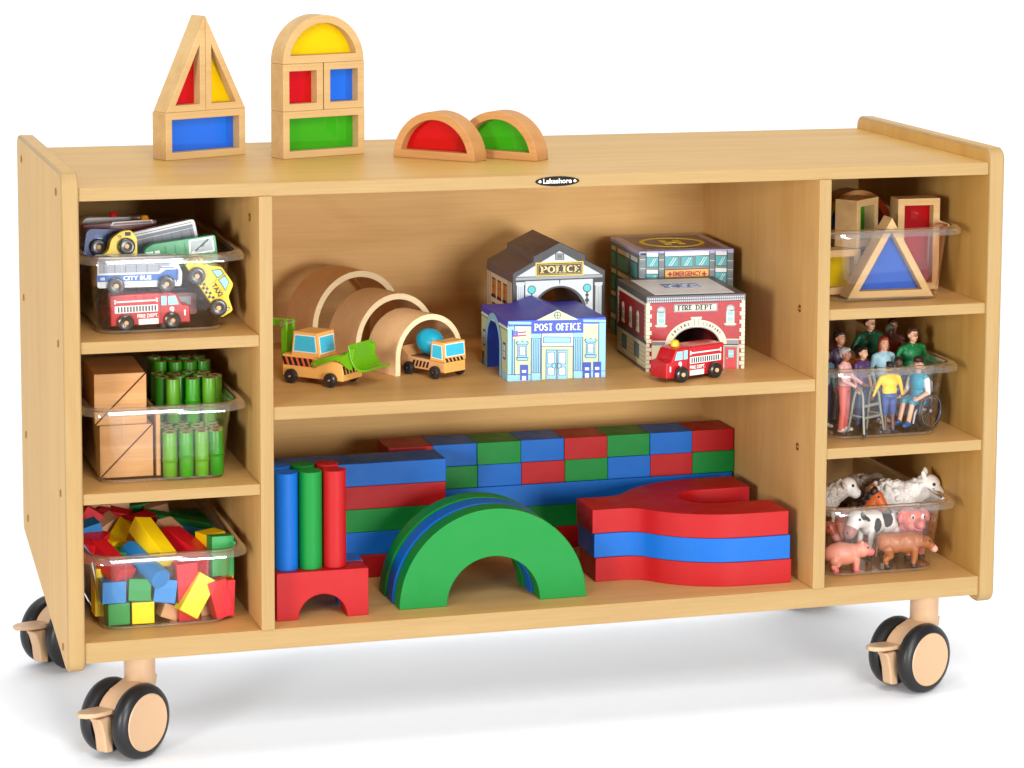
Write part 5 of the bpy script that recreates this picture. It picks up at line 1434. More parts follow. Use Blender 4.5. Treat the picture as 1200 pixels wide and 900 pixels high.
upr = [(.1330, .1080), (.1440, .0890), (.1545, .1060), (.1680, .0885), (.1800, .1080), (.1895, .0900), (.1985, .1070),
       (.1335, .1380), (.1520, .1290), (.1700, .1300), (.1890, .1310), (.1400, .1640), (.1590, .1560), (.1760, .1540), (.1935, .1570), (.1380, .195), (.1560, .190), (.1740, .188), (.1930, .189)]
upl = ['leftmost upper-layer bamboo piece, in the second row', 'upper-layer bamboo piece, front left, right beside the plank', 'upper-layer bamboo piece behind the gap of the front left pair', 'front middle bamboo piece of the upper layer',
       'upper-layer bamboo piece behind the front middle and front right pieces', 'front right bamboo piece of the upper layer', 'rightmost upper-layer bamboo piece, tilted slightly',
       ] + ['upper-layer bamboo piece in the third row, %s' % q for q in ('far left', 'left of middle', 'right of middle', 'far right')] \
      + ['upper-layer bamboo piece in the fourth row, %s' % q for q in ('far left', 'left of middle', 'right of middle', 'far right')] \
      + ['rearmost upper-layer bamboo piece, %s' % q for q in ('far left', 'left of middle', 'right of middle', 'far right')]
for (x, y), lb in zip(upr, upl):
    x += .0045; y += .028
    bamboo(x, y, ZBm + .0556 + (.010 if y > .175 else 0), rng.choice([2, 5, 8, 2, 0, 3]) if y < .15 else rng.randrange(9), lb, (rng.uniform(-1, 2), 3 if x > .2015 else rng.uniform(-1, 1)))
for k in range(9):
    if k not in used: bpy.data.objects.remove(protos[k])

# ---------------------------------------------------------------- bottom left bin: painted cubes, sticks and a cylinder
CB = {'red': paint('cube_red', (206, 16, 34), rough=.42, var=.02), 'blue': paint('cube_blue', (12, 122, 192), rough=.42, var=.02), 'green': paint('cube_green', (8, 138, 58), rough=.42, var=.02),
      'yellow': paint('cube_yellow', (246, 212, 8), rough=.42, var=.02), 'wood': wood('cube_natural', (216, 172, 134), (198, 150, 108), 'x', ring=.1, rough=.55)}
ZC = ZB1
def blk(col, c, size, rot, label):
    mb = MB().cbox((0, 0, 0), size)
    o = mb.build('toy_block', CB[col], bevel=.0008, loc=(c[0], c[1], ZC + c[2]), rot=tuple(R(a) for a in rot))
    tag(o, label, 'block', 'small coloured blocks heaped in the bottom left bin')
Q = .0272; SL = .0545
blk('green', (.0695, .074, .0178), (Q, Q, Q), (0, 0, 4), 'green cube on the bin floor at the front left')
blk('yellow', (.1005, .0725, .0178), (Q, Q, Q), (0, 0, -3), 'yellow cube on the bin floor below a green cube')
blk('blue', (.0640, .0725, .0458), (.0295, Q, Q), (0, 1, 3), 'blue cube on top of the front left green cube')
blk('green', (.0970, .0715, .0455), (Q, Q, Q), (-8, 3, -5), 'green cube on the yellow cube, under the blue cylinder')
blk('blue', (.1285, .0735, .0400), (Q, Q, .0290), (-14, 8, -6), 'blue cube tilted at the middle front of the bin')
blk('red', (.0645, .092, .0765), (.0245, .066, .0235), (26, 8, 34), 'long red block sloping down behind the front wall at left')
blk('red', (.0470, .125, .0905), (.026, .050, .024), (8, 10, -30), 'red block lying flat at the left above the rim')
blk('yellow', (.1190, .104, .0960), (.0245, .072, .0225), (27, 10, 26), 'long yellow block lying across the heap, pointing to the viewer')
blk('red', (.1660, .114, .0800), (.030, .080, .0235), (20, 8, 36), 'long red block right of the yellow one, half above the rim')
blk('red', (.1555, .0745, .0400), (.0262, .0235, .074), (4, -3, 4), 'red block standing upright at the middle front')
blk('yellow', (.1655, .0650, .0350), (.0262, .0235, .0520), (-8, 33, 6), 'yellow block leaning to the right against the bin front')
blk('green', (.2000, .083, .0785), (.0285, .0225, .050), (-6, 2, 8), 'green block standing at the right end, half above the rim')
blk('yellow', (.1950, .122, .0850), (.0280, Q, .030), (0, -3, 22), 'yellow cube behind the upright green block')
blk('red', (.1940, .0700, .0290), (.0235, Q, .048), (0, -14, 10), 'red block leaning at the front right corner, lower one')
blk('red', (.2030, .0790, .0270), (.0220, Q, .046), (0, 2, 4), 'red block upright at the right wall, below the green one')
blk('yellow', (.2070, .098, .0600), (.0180, Q, .050), (0, 1, 6), 'yellow block upright at the right wall behind the red one')
blk('red', (.1785, .0960, .0560), (.0260, Q, .046), (12, -32, -10), 'dark-shaded red block between the middle red and the green block')
blk('blue', (.1850, .086, .0380), (.020, .020, .026), (10, 25, 30), 'small bit of a blue cube peeping out at the right of the leaning yellow one')
blk('blue', (.0440, .150, .1010), (.034, Q, .026), (6, -14, 10), 'blue block at the far left above the rim')
blk('red', (.0505, .205, .1050), (Q, Q, .034), (4, 34, 12), 'red cube at the far left, behind the blue block')
blk('wood', (.0690, .262, .1010), (.034, .026, .024), (0, 4, 12), 'natural wood block at the back left')
blk('wood', (.0755, .192, .0960), (.030, .024, .026), (12, -28, 16), 'natural wood block left of the yellow cube, tilted')
blk('yellow', (.0975, .165, .0925), (.0290, .029, .029), (18, 28, 38), 'yellow cube standing on its corner in the middle of the heap')
blk('yellow', (.0720, .146, .0840), (.030, .032, .020), (10, 8, 42), 'yellow block lying behind the left red block')
blk('wood', (.1490, .172, .0890), (.0270, .030, .0270), (30, 2, 42), 'pinkish natural cube behind the long yellow block')
blk('green', (.1700, .235, .0850), (.088, .026, .022), (0, 10, -12), 'long green block lying across the back of the heap')
blk('blue', (.1760, .165, .0800), (.032, .026, .026), (8, 12, -14), 'blue cube behind the long red block')
blk('green', (.2000, .300, .0740), (.052, .026, .026), (0, 4, 10), 'dark green block in the shade at the back right')
blk('wood', (.1510, .285, .0920), (.030, .026, .022), (6, -12, 6), 'natural wood block at the back middle')
blk('red', (.0915, .248, .0960), (.044, .026, .022), (4, 14, -8), 'red block at the back left behind the natural ones')
blk('wood', (.1010, .290, .0990), (.026, .024, .022), (4, 6, 14), 'small natural block at the back, left of the green one')
blk('green', (.1310, .300, .0900), (.050, .026, .024), (2, -6, 6), 'green block in the shade at the back middle')
blk('green', (.0870, .112, .0740), (.036, .026, .024), (4, 6, -6), 'green block under the blue cylinder and behind the red one')
blk('green', (.1790, .133, .0730), (.034, .024, .022), (10, 18, -20), 'green piece under the yellow cube at the right')
blk('red', (.1225, .220, .0900), (.034, .026, .026), (5, -8, 20), 'red cube behind the yellow corner-standing cube')
blk('wood', (.1340, .082, .0130), (.022, .022, .018), (0, 22, 10), 'natural wood chip block on the floor under the blue cube')
blk('wood', (.1820, .094, .0130), (.026, .022, .020), (0, -4, 24), 'natural wood block on the floor between the red ones')
blk('yellow', (.0540, .100, .0400), (.020, Q, .060), (0, 0, 3), 'yellow block standing at the left wall behind the blue cube')
blk('wood', (.1200, .150, .0600), (.060, .060, .050), (4, 8, 12), 'large natural block buried in the middle of the heap')
blk('red', (.0750, .180, .0500), (.060, .060, .060), (4, -8, 6), 'large red block buried at the left of the heap')
blk('wood', (.1700, .190, .0450), (.060, .070, .050), (0, 6, -12), 'large natural block buried at the right of the heap')
blk('red', (.1200, .115, .0300), (.090, .030, .030), (0, 0, 4), 'red block lying across behind the front cubes')
blk('yellow', (.1100, .270, .0550), (.110, .060, .050), (0, 3, 3), 'yellow block buried at the back of the heap')
T = Matrix.Identity(4)
d = Vector((.1210 - .0900, .046 - .108, .0610 - .0865)).normalized()
o = MB().cyl((0, 0, -.0365), (0, 0, .0365), .0130, .0130, 40).build('toy_cylinder', CB['blue'], bevel=.0008, loc=(.1065, .0850, ZC + .0725), rot=d.to_track_quat('Z', 'Y').to_euler())
tag(o, 'blue wooden cylinder poking forward out of the block heap', 'block')
# ---------------------------------------------------------------- figures: one continuous surface grown from tapered limbs
def _sd_cap(P, a, b, ra, rb):
    a = np.array(a, float); b = np.array(b, float); ab = b - a; L = ab @ ab + 1e-12
    t = np.clip(((P - a) @ ab) / L, 0, 1)
    return np.linalg.norm(P - a - t[:, None] * ab, axis=1) - (ra + (rb - ra) * t)
def _sd_ell(P, c, r, M):
    q = (P - np.array(c)) @ M; r = np.array(r)
    k = np.linalg.norm(q / r, axis=1)
    return (k - 1) * r.min()
def organic(name, prims, parent, mats, scale=1.0, voxel=.0007, smooth=3, spots=(), extra=None):
    """prims: ('c', p0, p1, r0, r1, mat) tapered capsule / ('e', centre, radii, euler degrees, mat); merged into one skin"""
    mb = MB()
    for p in prims:
        if p[0] == 'c':
            _, a, b, r0, r1, m = p; a, b = Vector(a), Vector(b); d = b - a; L = d.length
            q = d.to_track_quat('Z', 'Y').to_matrix().to_4x4() if L > 1e-9 else Matrix()
            prof = []
            for i in range(7): t = -math.pi / 2 + math.pi / 2 * i / 6; prof.append((r0 * math.cos(t), r0 * math.sin(t)))
            for i in range(1, 7): t = math.pi / 2 * i / 6; prof.append((r1 * math.cos(t), L + r1 * math.sin(t)))
            prof.insert(7, (r1, L))
            mb.lathe(prof, (0, 0, 0), (0, 0, 1), 20, T=Matrix.Translation(a) @ q)
        else:
            _, c, r, e, m = p
            T = Matrix.Translation(c) @ Matrix.Rotation(R(e[2]), 4, 'Z') @ Matrix.Rotation(R(e[1]), 4, 'Y') @ Matrix.Rotation(R(e[0]), 4, 'X')
            mb.ball((0, 0, 0), r, T=T, n=24, m=16)
    mb.v = [(x * scale, y * scale, z * scale) for x, y, z in mb.v]
    o = mb.build(name, mats[:1], None, smooth=0)
    rm = o.modifiers.new('remesh', 'REMESH'); rm.mode = 'VOXEL'; rm.voxel_size = voxel
    sm = o.modifiers.new('smooth', 'SMOOTH'); sm.iterations = smooth; sm.factor = .5
    dg = bpy.context.evaluated_depsgraph_get()
    me = bpy.data.meshes.new_from_object(o.evaluated_get(dg)); me.name = name
    old = o.data; o.modifiers.clear(); o.data = me; bpy.data.meshes.remove(old)
    me.materials.clear()
    for m in mats: me.materials.append(m)
    n = len(me.polygons); C = np.zeros(n * 3); me.polygons.foreach_get('center', C); C = C.reshape(-1, 3) / scale
    best = np.full(n, 1e9); idx = np.zeros(n, int)
    for p in prims:
        if p[0] == 'c': d = _sd_cap(C, p[1], p[2], p[3], p[4]); m = p[5]
        else:
            e = p[3]; M = np.array((Matrix.Rotation(R(e[2]), 3, 'Z') @ Matrix.Rotation(R(e[1]), 3, 'Y') @ Matrix.Rotation(R(e[0]), 3, 'X')))
            d = _sd_ell(C, p[1], p[2], M); m = p[4]
        k = d < best; best[k] = d[k]; idx[k] = m
    for c, r, m in spots:
        rr = np.array(r if hasattr(r, '__len__') else (r, r, r), float)
        idx[np.linalg.norm((C - np.array(c)) / rr, axis=1) < 1] = m
    me.polygons.foreach_set('material_index', idx.astype(np.int32))
    if extra:      # small crisp features joined into the same mesh
        bm = bmesh.new(); bm.from_mesh(me)
        for vs, fs, m in extra:
            vv = [bm.verts.new([q * scale for q in v]) for v in vs]
            for f in fs:
                try: bm.faces.new([vv[i] for i in f]).material_index = m
                except ValueError: pass
        bm.normal_update(); bm.to_mesh(me); bm.free()
    me.shade_smooth()
    if parent: o.parent = parent
    return o
def geo_ball(c, r, m, n=10, k=7):
    b = MB().ball(c, r, n=n, m=k); return (b.v, b.f, m)
def geo_tube(p, r, m, n=7, closed=False):
    b = MB().tube(p, r, n, closed=closed); return (b.v, b.f, m)

def fig(nm, rgb, rough=.42): return paint('figure_' + nm, rgb, rough=rough, var=.06, scale=260, coat=.1, bump=.35)
EYE, EYEW, LIP = fig('eye', (30, 22, 20)), fig('eye_white', (236, 232, 226)), fig('lip', (176, 82, 76))
GP = 'people figures in the middle right bin'

def person(label, loc, yaw, h, shirt, pants, shoes, skin, hair, arms=None, legs=None, bare_arm=False, bare_leg=False, build=1.0, woman=False, hair_len=0, glasses=False, cap=None, head_turn=0, sleeve=None, tilt=0, seat=False, collar=None, shorts=False):
    """posed in metres of a 1.75 m person facing -y, then scaled to the figure's height h"""
    t = thing('person', label, 'figure', loc, (R(tilt), 0, R(yaw)), GP)
    S, P_, SH, SK, HR = 1, 2, 3, 0, 4
    mats = [skin, shirt, pants, shoes, hair, EYE, EYEW, LIP, sleeve or shirt, cap or hair, collar or shirt]
    b = build * 1.12; pr = []
    hz = 0.0
    def C(a, c, r0, r1, m): pr.append(('c', a, c, r0, r1, m))
    def E(c, r, e, m): pr.append(('e', c, r, e, m))
    if legs is None: legs = ((.095, 0, .92), (.105, -.02, .50), (.105, .02, .09))
    # torso
    E((0, .0, 1.28), (.175 * b, .115 * b, .20), (0, 0, 0), S)
    E((0, .005, 1.07), (.150 * b, .110 * b, .17), (0, 0, 0), S)
    E((0, .01, .93), (.160 * b, .118 * b, .115), (0, 0, 0), P_)
    C((-.145 * b, .01, 1.395), (.145 * b, .01, 1.395), .068, .068, S); E((0, .01, 1.44), (.115 * b, .075, .055), (0, 0, 0), S)
    C((0, .012, 1.42), (0, -.005, 1.54), .056, .050, SK)
    if woman: E((0, -.06, 1.29), (.13, .07, .075), (0, 0, 0), S)
    # legs
    for i, sd in enumerate((-1, 1)):
        L = legs[i] if hasattr(legs[0][0], '__len__') else legs
        hp, kn, an = [(q[0] * sd if not hasattr(legs[0][0], '__len__') else q[0], q[1], q[2]) for q in L]
        C(hp, kn, .088 * b, .062 * b, P_)
        cm = SK if bare_leg or shorts else P_
        C(kn, an, .060 * b if not (bare_leg or shorts) else .054, .042 * b if cm == SK else .055 * b, cm)
        toe = (an[0] + .02 * (1 if an[0] > 0 else -1), an[1] - .15, an[2] - .048); heel = (an[0], an[1] + .03, an[2] - .045)
        C(heel, toe, .045, .040, SH); C(an, (an[0], an[1] - .04, an[2] - .03), .046, .046, SH)
    # arms: shoulder, elbow, wrist per side (x < 0 first)
    arms = arms or (((-.21, .01, 1.41), (-.27, .03, 1.13), (-.25, -.06, .90)), ((.21, .01, 1.41), (.27, .03, 1.13), (.25, -.06, .90)))
    extra = []
    for sh, el, wr in arms:
        sh = (sh[0] * b, sh[1], sh[2])
        C((sh[0] * .90, sh[1], sh[2] - .03), el, .064, .052, 8)
        C(el, wr, .051, .035, SK if bare_arm else 8)
        d = (Vector(wr) - Vector(el)).normalized(); w = Vector(wr); side = d.cross(Vector((0, 1, .15))).normalized(); up_ = side.cross(d)
        pc = w + d * .055
        C(tuple(w + d * .01), tuple(w + d * .075), .030, .034, SK)
        for k, (off, ln) in enumerate(((-.030, .062), (-.010, .075), (.010, .070), (.029, .052))):
            a0 = w + d * .085 + side * off; a1 = a0 + d * ln * .55 - up_ * .012; a2 = a1 + d * ln * .35 - up_ * .028
            extra.append(geo_tube([tuple(a0 - d * .02), tuple(a1), tuple(a2)], [.0115, .0105, .0085], SK))
        tb = w + d * .04 - side * .030; sgn = -1 if sh[0] > 0 else 1
        extra.append(geo_tube([tuple(tb), tuple(tb - side * .022 + d * .03 - up_ * .012), tuple(tb - side * .020 + d * .062 - up_ * .024)], [.0135, .012, .0095], SK))
    # head, on its own frame so that it can turn
    H = Matrix.Translation((0, -.012, 1.635)) @ Matrix.Rotation(R(head_turn), 4, 'Z') @ Matrix.Scale(1.16, 4)
    def h3(x, y, z): return tuple(H @ Vector((x, y, z)))
    def HE(c, r, m, e=(0, 0, 0)): pr.append(('e', h3(*c), tuple(q * 1.16 for q in r), (e[0], e[1], e[2] + head_turn), m))
    HE((0, .008, .025), (.080, .098, .100), SK); HE((0, -.018, -.040), (.062, .074, .075), SK); HE((0, -.045, -.085), (.030, .032, .028), SK)
    pr.append(('c', h3(0, -.090, .012), h3(0, -.112, -.022), .010, .016, SK))
    HE((-.082, .01, -.005), (.012, .020, .030), SK); HE((.082, .01, -.005), (.012, .020, .030), SK)
    if not cap or True:
        HE((0, .030, .050), (.089, .100, .092), HR); HE((0, -.030, .098), (.070, .070, .036), HR)
        if hair_len:
            for sd in (-1, 1): HE((sd * .075, .025, -.02 - .03 * hair_len), (.032, .060, .075 + .03 * hair_len), HR)
            HE((0, .075, -.02), (.085, .045, .10 + .03 * hair_len), HR)
        else: HE((0, .060, .0), (.080, .062, .070), HR)
    if cap:
        HE((0, .016, .082), (.094, .104, .070), 9); HE((0, -.108, .070), (.062, .062, .012), 9, (-8, 0, 0))
    for sd in (-1, 1):
        extra.append(geo_ball(h3(sd * .032, -.0865, .012), (.0150, .0080, .0095), 6)); extra.append(geo_ball(h3(sd * .032, -.0935, .012), (.0075, .0040, .0080), 5))
        extra.append(geo_tube([h3(sd * .014, -.093, .036), h3(sd * .033, -.094, .042), h3(sd * .052, -.084, .036)], .0048, 4, 6))
        if glasses: extra.append(geo_tube([h3(sd * .033 + .024 * math.cos(a), -.104, .010 + .019 * math.sin(a)) for a in np.linspace(0, 6.283, 14)[:-1]], .0040, 5, 6, closed=True))
    if glasses: extra.append(geo_tube([h3(-.010, -.106, .013), h3(.010, -.106, .013)], .004, 5, 6))
    extra.append(geo_tube([h3(-.024, -.0885, -.055), h3(0, -.0955, -.058), h3(.024, -.0885, -.055)], [.004, .0065, .004], 7, 7))
    if collar:
        extra.append(geo_tube([(-.068, .01, 1.475), (-.05, -.07, 1.44), (0, -.108, 1.385), (.05, -.07, 1.44), (.068, .01, 1.475)], .013, 10, 7))
    k = h / 1.76
    organic('body', pr, t, mats, scale=k, voxel=.00065, smooth=4, extra=extra)
    return t
SKL, SKM, SKD, SKT = fig('skin_light', (226, 172, 138)), fig('skin_tan', (198, 140, 102)), fig('skin_dark', (106, 66, 48)), fig('skin_brown', (150, 92, 62))
def H_(nm, c): return fig('hair_' + nm, c, .55)
ZP = ZS1 + .0040
BLK, GRYH, BRN, RED_ = H_('black', (26, 20, 20)), H_('grey', (158, 156, 154)), H_('brown', (72, 36, 24)), H_('red', (150, 62, 38))
WS = fig('white', (236, 234, 230)); NAV = fig('navy', (32, 48, 88)); DKG = fig('dark_grey', (52, 52, 60)); JEAN = fig('jeans', (42, 62, 108))
A_SIDE = (((-.21, .01, 1.41), (-.30, .02, 1.16), (-.29, -.10, .95)), ((.21, .01, 1.41), (.30, .02, 1.16), (.29, -.10, .95)))
A_FWD = (((-.19, .0, 1.40), (-.25, -.08, 1.13), (-.20, -.32, 1.02)), ((.19, .0, 1.40), (.25, -.08, 1.13), (.20, -.32, 1.02)))
A_HIP = (((-.22, .01, 1.41), (-.36, .06, 1.18), (-.24, -.06, 1.02)), ((.22, .01, 1.41), (.36, .06, 1.18), (.24, -.06, 1.02)))

person('grey-haired woman figure in pink jacket and coral trousers holding a walker', (1.0340, .0840, ZP), 48, .1120, fig('pink', (232, 180, 176)), fig('coral', (226, 104, 96)), WS, SKT, GRYH, arms=A_FWD, woman=True, build=1.05, sleeve=fig('pink', (232, 180, 176)))
person('child figure seen from behind in yellow shirt and blue striped shorts', (1.0925, .0690, ZP), 183, .0930, fig('yellow', (246, 200, 10)), fig('short_blue', (38, 70, 140)), fig('sneaker_blue', (30, 66, 120)), SKD, BLK, arms=(((-.20, .01, 1.40), (-.33, -.02, 1.15), (-.40, -.08, .93)), ((.20, .01, 1.40), (.33, -.02, 1.15), (.40, -.08, .93))), shorts=True, build=1.2)
person('dark-haired boy figure in purple shirt and jeans behind the walker', (1.0690, .1080, ZP), 30, .1080, fig('purple', (84, 60, 110)), JEAN, fig('black_shoe', (34, 32, 38)), SKL, BLK, bare_arm=True)
person('red-haired woman figure in pale blue top, middle of the group', (1.1080, .1280, ZP), 12, .1160, fig('pale_blue', (168, 214, 230)), NAV, WS, SKL, RED_, woman=True, hair_len=1, head_turn=-8)
person('man figure in green sweater and glasses at the right of the group', (1.1560, .1420, ZP), 16, .1240, fig('green', (10, 124, 66)), DKG, fig('black_shoe', (34, 32, 38)), SKL, BRN, glasses=True, build=1.18, collar=WS, arms=A_HIP)
person('tall man figure in shade-darkened green sweater and glasses at the back left', (1.1090, .1800, ZP + .012), 18, .1240, fig('shaded_green', (8, 84, 56)), DKG, fig('black_shoe', (34, 32, 38)), SKL, BRN, glasses=True, build=1.18, collar=WS, arms=A_HIP)  # sweater green darkened to paint in the shadow at the back
person('man figure with grey flat cap and plaid red shirt, behind the redhead', (1.1500, .2050, ZP), 8, .1170, fig('plaid', (136, 56, 46)), JEAN, DKG, SKD, GRYH, cap=fig('grey_cap', (128, 132, 120)))
person('brown-haired figure farthest back, beside the bin wall', (1.1720, .2480, ZP), -6, .1180, fig('brown_shirt', (110, 64, 54)), DKG, DKG, SKM, BRN)
person('young man figure with black hair and dark violet top at the left', (1.0500, .1430, ZP), 24, .1240, fig('violet', (64, 42, 74)), DKG, DKG, SKM, BLK, collar=WS)
person('figure in bright orange top almost hidden in the middle', (1.0800, .1480, ZP), -10, .1020, fig('orange', (222, 118, 22)), JEAN, DKG, SKD, BLK)
person('figure in light blue patterned top at the far left edge', (1.0180, .1150, ZP), 20, .1060, fig('aqua', (120, 190, 206)), JEAN, WS, SKM, BRN)
person('dark-skinned child figure between the yellow and teal children, behind', (1.1230, .1120, ZP), 10, .0900, fig('navy_shirt', (44, 50, 84)), NAV, DKG, SKD, BLK)

# walker: two side frames and two cross rails
m_walk = fig('walker_grey', (132, 136, 124), .35)
w = thing('walking_frame', 'grey-green toy walking frame standing before the pink-clad woman', 'walker', (1.0585, .0640, ZP), R(30), GP)
for sx in (-1, 1):
    mb = MB(); pts = catm([(sx * .0215, -.0130, .0022), (sx * .0185, -.0085, .034), (sx * .0170, -.0060, .054), (sx * .0165, .0, .0615), (sx * .0170, .007, .054), (sx * .0185, .0110, .030), (sx * .0205, .0150, .0022)], 5)
    mb.tube(pts, .0017, 10)
    mb.tube([(sx * .0190, -.0095, .026), (sx * .0190, .0115, .026)], .0012, 8)
    f = mb.build('side_frame', m_walk, w)
    for y in (-.0130, .0150): MB().cyl((sx * .0213, y, 0), (sx * .0213, y, .004), .0024, .0022, 12).build('rubber_foot', fig('rubber', (40, 38, 38)), f)
for z in (.040, .0245): MB().tube([(-.0180, -.0080 - (.04 - z) * .1, z), (.0180, -.0080 - (.04 - z) * .1, z)], .0019, 10).build('cross_rail', m_walk, w)

# wheelchair and its rider, facing the viewer's left
WCX, WCY, WCR = 1.1440, .0905, -62
wc = thing('wheelchair', 'toy wheelchair with a big black spoked wheel at the bin front right', 'wheelchair', (WCX, WCY, ZP), R(WCR), GP)
m_wcg = fig('chair_silver', (168, 170, 176), .3); m_wcb = fig('chair_black', (36, 34, 38), .4); m_seat = fig('chair_navy', (40, 52, 92), .5)
for sx in (-1, 1):
    mb = MB()
    mb.tube([(sx * .0170, .0225 * math.cos(a) + .004, .0235 + .0225 * math.sin(a)) for a in np.linspace(0, 2 * math.pi, 33)[:-1]], .0028, 10, closed=True)
    wl = mb.build('wheel', m_wcb, wc)
    mb = MB()
    for k in range(8):
        a = k * math.pi / 4 + .2; mb.tube([(sx * .0170, .004, .0235), (sx * .0170, .004 + .0215 * math.cos(a), .0235 + .0215 * math.sin(a))], .0012, 6)
    mb.build('spokes', m_wcb, wl)
    MB().tube([(sx * .0195, .0205 * math.cos(a) + .004, .0235 + .0205 * math.sin(a)) for a in np.linspace(0, 2 * math.pi, 33)[:-1]], .0006, 8, closed=True).build('push_rim', fig('push_rim', (96, 98, 104), .3), wl)
    MB().cyl((sx * .0155, .004, .0235), (sx * .0192, .004, .0235), .0028, .0022, 14).build('hub', m_wcg, wl)
    fr = MB().tube(catm([(sx * .0125, .0120, .0620), (sx * .0125, .0110, .0270), (sx * .0125, -.0140, .0270), (sx * .0125, -.0215, .0235), (sx * .0120, -.0250, .0090)], 4), .0015, 8).tube(catm([(sx * .0140, .0110, .0400), (sx * .0140, -.0080, .0400), (sx * .0140, -.0135, .0360), (sx * .0140, -.0150, .0270)], 4), .0015, 8).build('side_frame', m_wcg, wc)
    MB().cyl((sx * .0105, -.0140, .0052), (sx * .0135, -.0140, .0052), .0050, .0050, 20).build('front_caster', m_wcb, wc)
MB().box(-.0125, .0125, -.0140, .0110, .0260, .0285).box(-.0125, .0125, .0095, .0125, .0285, .0560).build('seat', m_seat, wc, bevel=.0008)
MB().box(-.0100, .0100, -.0300, -.0190, .0040, .0056).build('footrest', m_wcb, wc, bevel=.0005)
# rider: thighs forward, shins down
kk = .122 / 1.76
rid = person('child figure in teal overalls and black cap seated in the wheelchair', (WCX - .000, WCY + .0010, ZP + .0350 - .93 * kk), WCR, .122, fig('teal', (20, 146, 176)), fig('teal', (20, 146, 176)), fig('shoe_blue', (26, 92, 160)), SKL, BRN,
       legs=(((-.09, .03, .93), (-.11, -.30, .95), (-.11, -.42, .58)), ((.09, .03, .93), (.11, -.30, .95), (.11, -.42, .58))), arms=(((-.20, .01, 1.38), (-.26, -.02, 1.12), (-.22, -.24, 1.04)), ((.20, .01, 1.38), (.26, -.02, 1.12), (.22, -.24, 1.04))),
       bare_arm=True, shorts=True, sleeve=WS, cap=fig('cap_black', (30, 30, 36)), head_turn=20)
# ---------------------------------------------------------------- farm animals (head towards local +x)
GA = 'farm animal figures in the bottom right bin'
ZA = ZB1 + .0040
def wool(nm, c, wash=.12):
    m = paint('wool_' + nm, c, rough=.7, var=.1, scale=500)
    nt = m.node_tree; vo = nn(nt, 'ShaderNodeTexVoronoi', Scale=520.0); tc = nn(nt, 'ShaderNodeTexCoord'); nt.links.new(tc.outputs['Object'], vo.inputs['Vector'])
    bp = nn(nt, 'ShaderNodeBump', Strength=.8, Distance=.0010); nt.links.new(vo.outputs['Distance'], bp.inputs['Height']); nt.links.new(bp.outputs['Normal'], nt.nodes['Principled BSDF'].inputs['Normal'])
    # antiquing wash: brownish paint wiped between the curls of the moulded fleece
    mx = nn(nt, 'ShaderNodeMix', data_type='RGBA'); cr = nn(nt, 'ShaderNodeMapRange')
    cr.inputs['From Min'].default_value = .25; cr.inputs['From Max'].default_value = .75; cr.inputs['To Max'].default_value = wash
    nt.links.new(vo.outputs['Distance'], cr.inputs['Value']); nt.links.new(cr.outputs['Result'], mx.inputs[0])
    mx.inputs[6].default_value = (*lin(c), 1); mx.inputs[7].default_value = (*lin((120, 92, 74)), 1); nt.links.new(mx.outputs[2], nt.nodes['Principled BSDF'].inputs['Base Color'])
    return m
PINK, PINKD, PINKS = fig('pig_pink', (226, 146, 124)), fig('pig_dark', (216, 120, 108)), fig('pig_snout', (222, 104, 112))
BROWN, BROWND, HOOF = fig('cow_brown', (168, 98, 54)), fig('cow_deep_brown', (110, 54, 34)), fig('hoof', (48, 34, 28))
COWW, COWB, MUZ = fig('cow_white', (236, 234, 228)), fig('cow_black', (30, 28, 30)), fig('cow_muzzle', (176, 116, 112))
WOOLW, WOOLG, FACEW = wool('white', (244, 241, 236), .06), wool('grey', (168, 158, 146), .45), fig('lamb_face', (238, 232, 226))
ORG, MANE = fig('horse_orange', (206, 96, 26)), fig('horse_mane', (40, 24, 20))

def legs4(pr, L, hz, wy, m, hoof, rf=.0030, rb=.0034, fx=.0, step=(0, 0, 0, 0), low=.0035):
    """fore legs with a straight knee, hind legs with a stifle forward and a hock behind"""
    for k, (x, s) in enumerate(((L * .36, 1), (L * .36, -1), (-L * .36, 1), (-L * .36, -1))):
        y = s * wy; dx = step[k]
        if k < 2:
            pr += [('c', (x, y, hz), (x + .0008 + dx * .5, y, hz * .52), rb * 1.1, rf * .95, m), ('c', (x + .0008 + dx * .5, y, hz * .52), (x + dx, y, low), rf * .9, rf * .8, m), ('c', (x + dx, y, low), (x + dx + .0010, y, .0016), rf * .95, rf * 1.1, hoof)]
        else:
            pr += [('c', (x, y, hz), (x + .0035 + dx * .4, y, hz * .66), rb * 1.6, rf * 1.15, m), ('c', (x + .0035 + dx * .4, y, hz * .66), (x - .0022 + dx, y, hz * .40), rf * 1.1, rf * .85, m), ('c', (x - .0022 + dx, y, hz * .40), (x + dx, y, low), rf * .85, rf * .75, m), ('c', (x + dx, y, low), (x + dx + .0010, y, .0016), rf * .95, rf * 1.1, hoof)]

def animal(nm, label, cat, loc, rot, prims, mats, extra, spots=(), voxel=.0008, smooth=3):
    t = thing(nm, label, cat, loc, rot, GA)
    organic('body', prims, t, mats, 1.0, voxel, smooth, spots, extra)
    return t
def eyes(pts, r=.0012, white=False, wm=2, bm_=1):
    ex = []
    for p, d in pts:
        p = Vector(p); d = Vector(d).normalized()
        if white: ex.append(geo_ball(tuple(p), (r * 1.9, r * 1.9, r * 2.5), wm)); ex.append(geo_ball(tuple(p + d * r * 1.3), (r, r, r * 1.6), bm_))
        else: ex.append(geo_ball(tuple(p), r, bm_))
    return ex

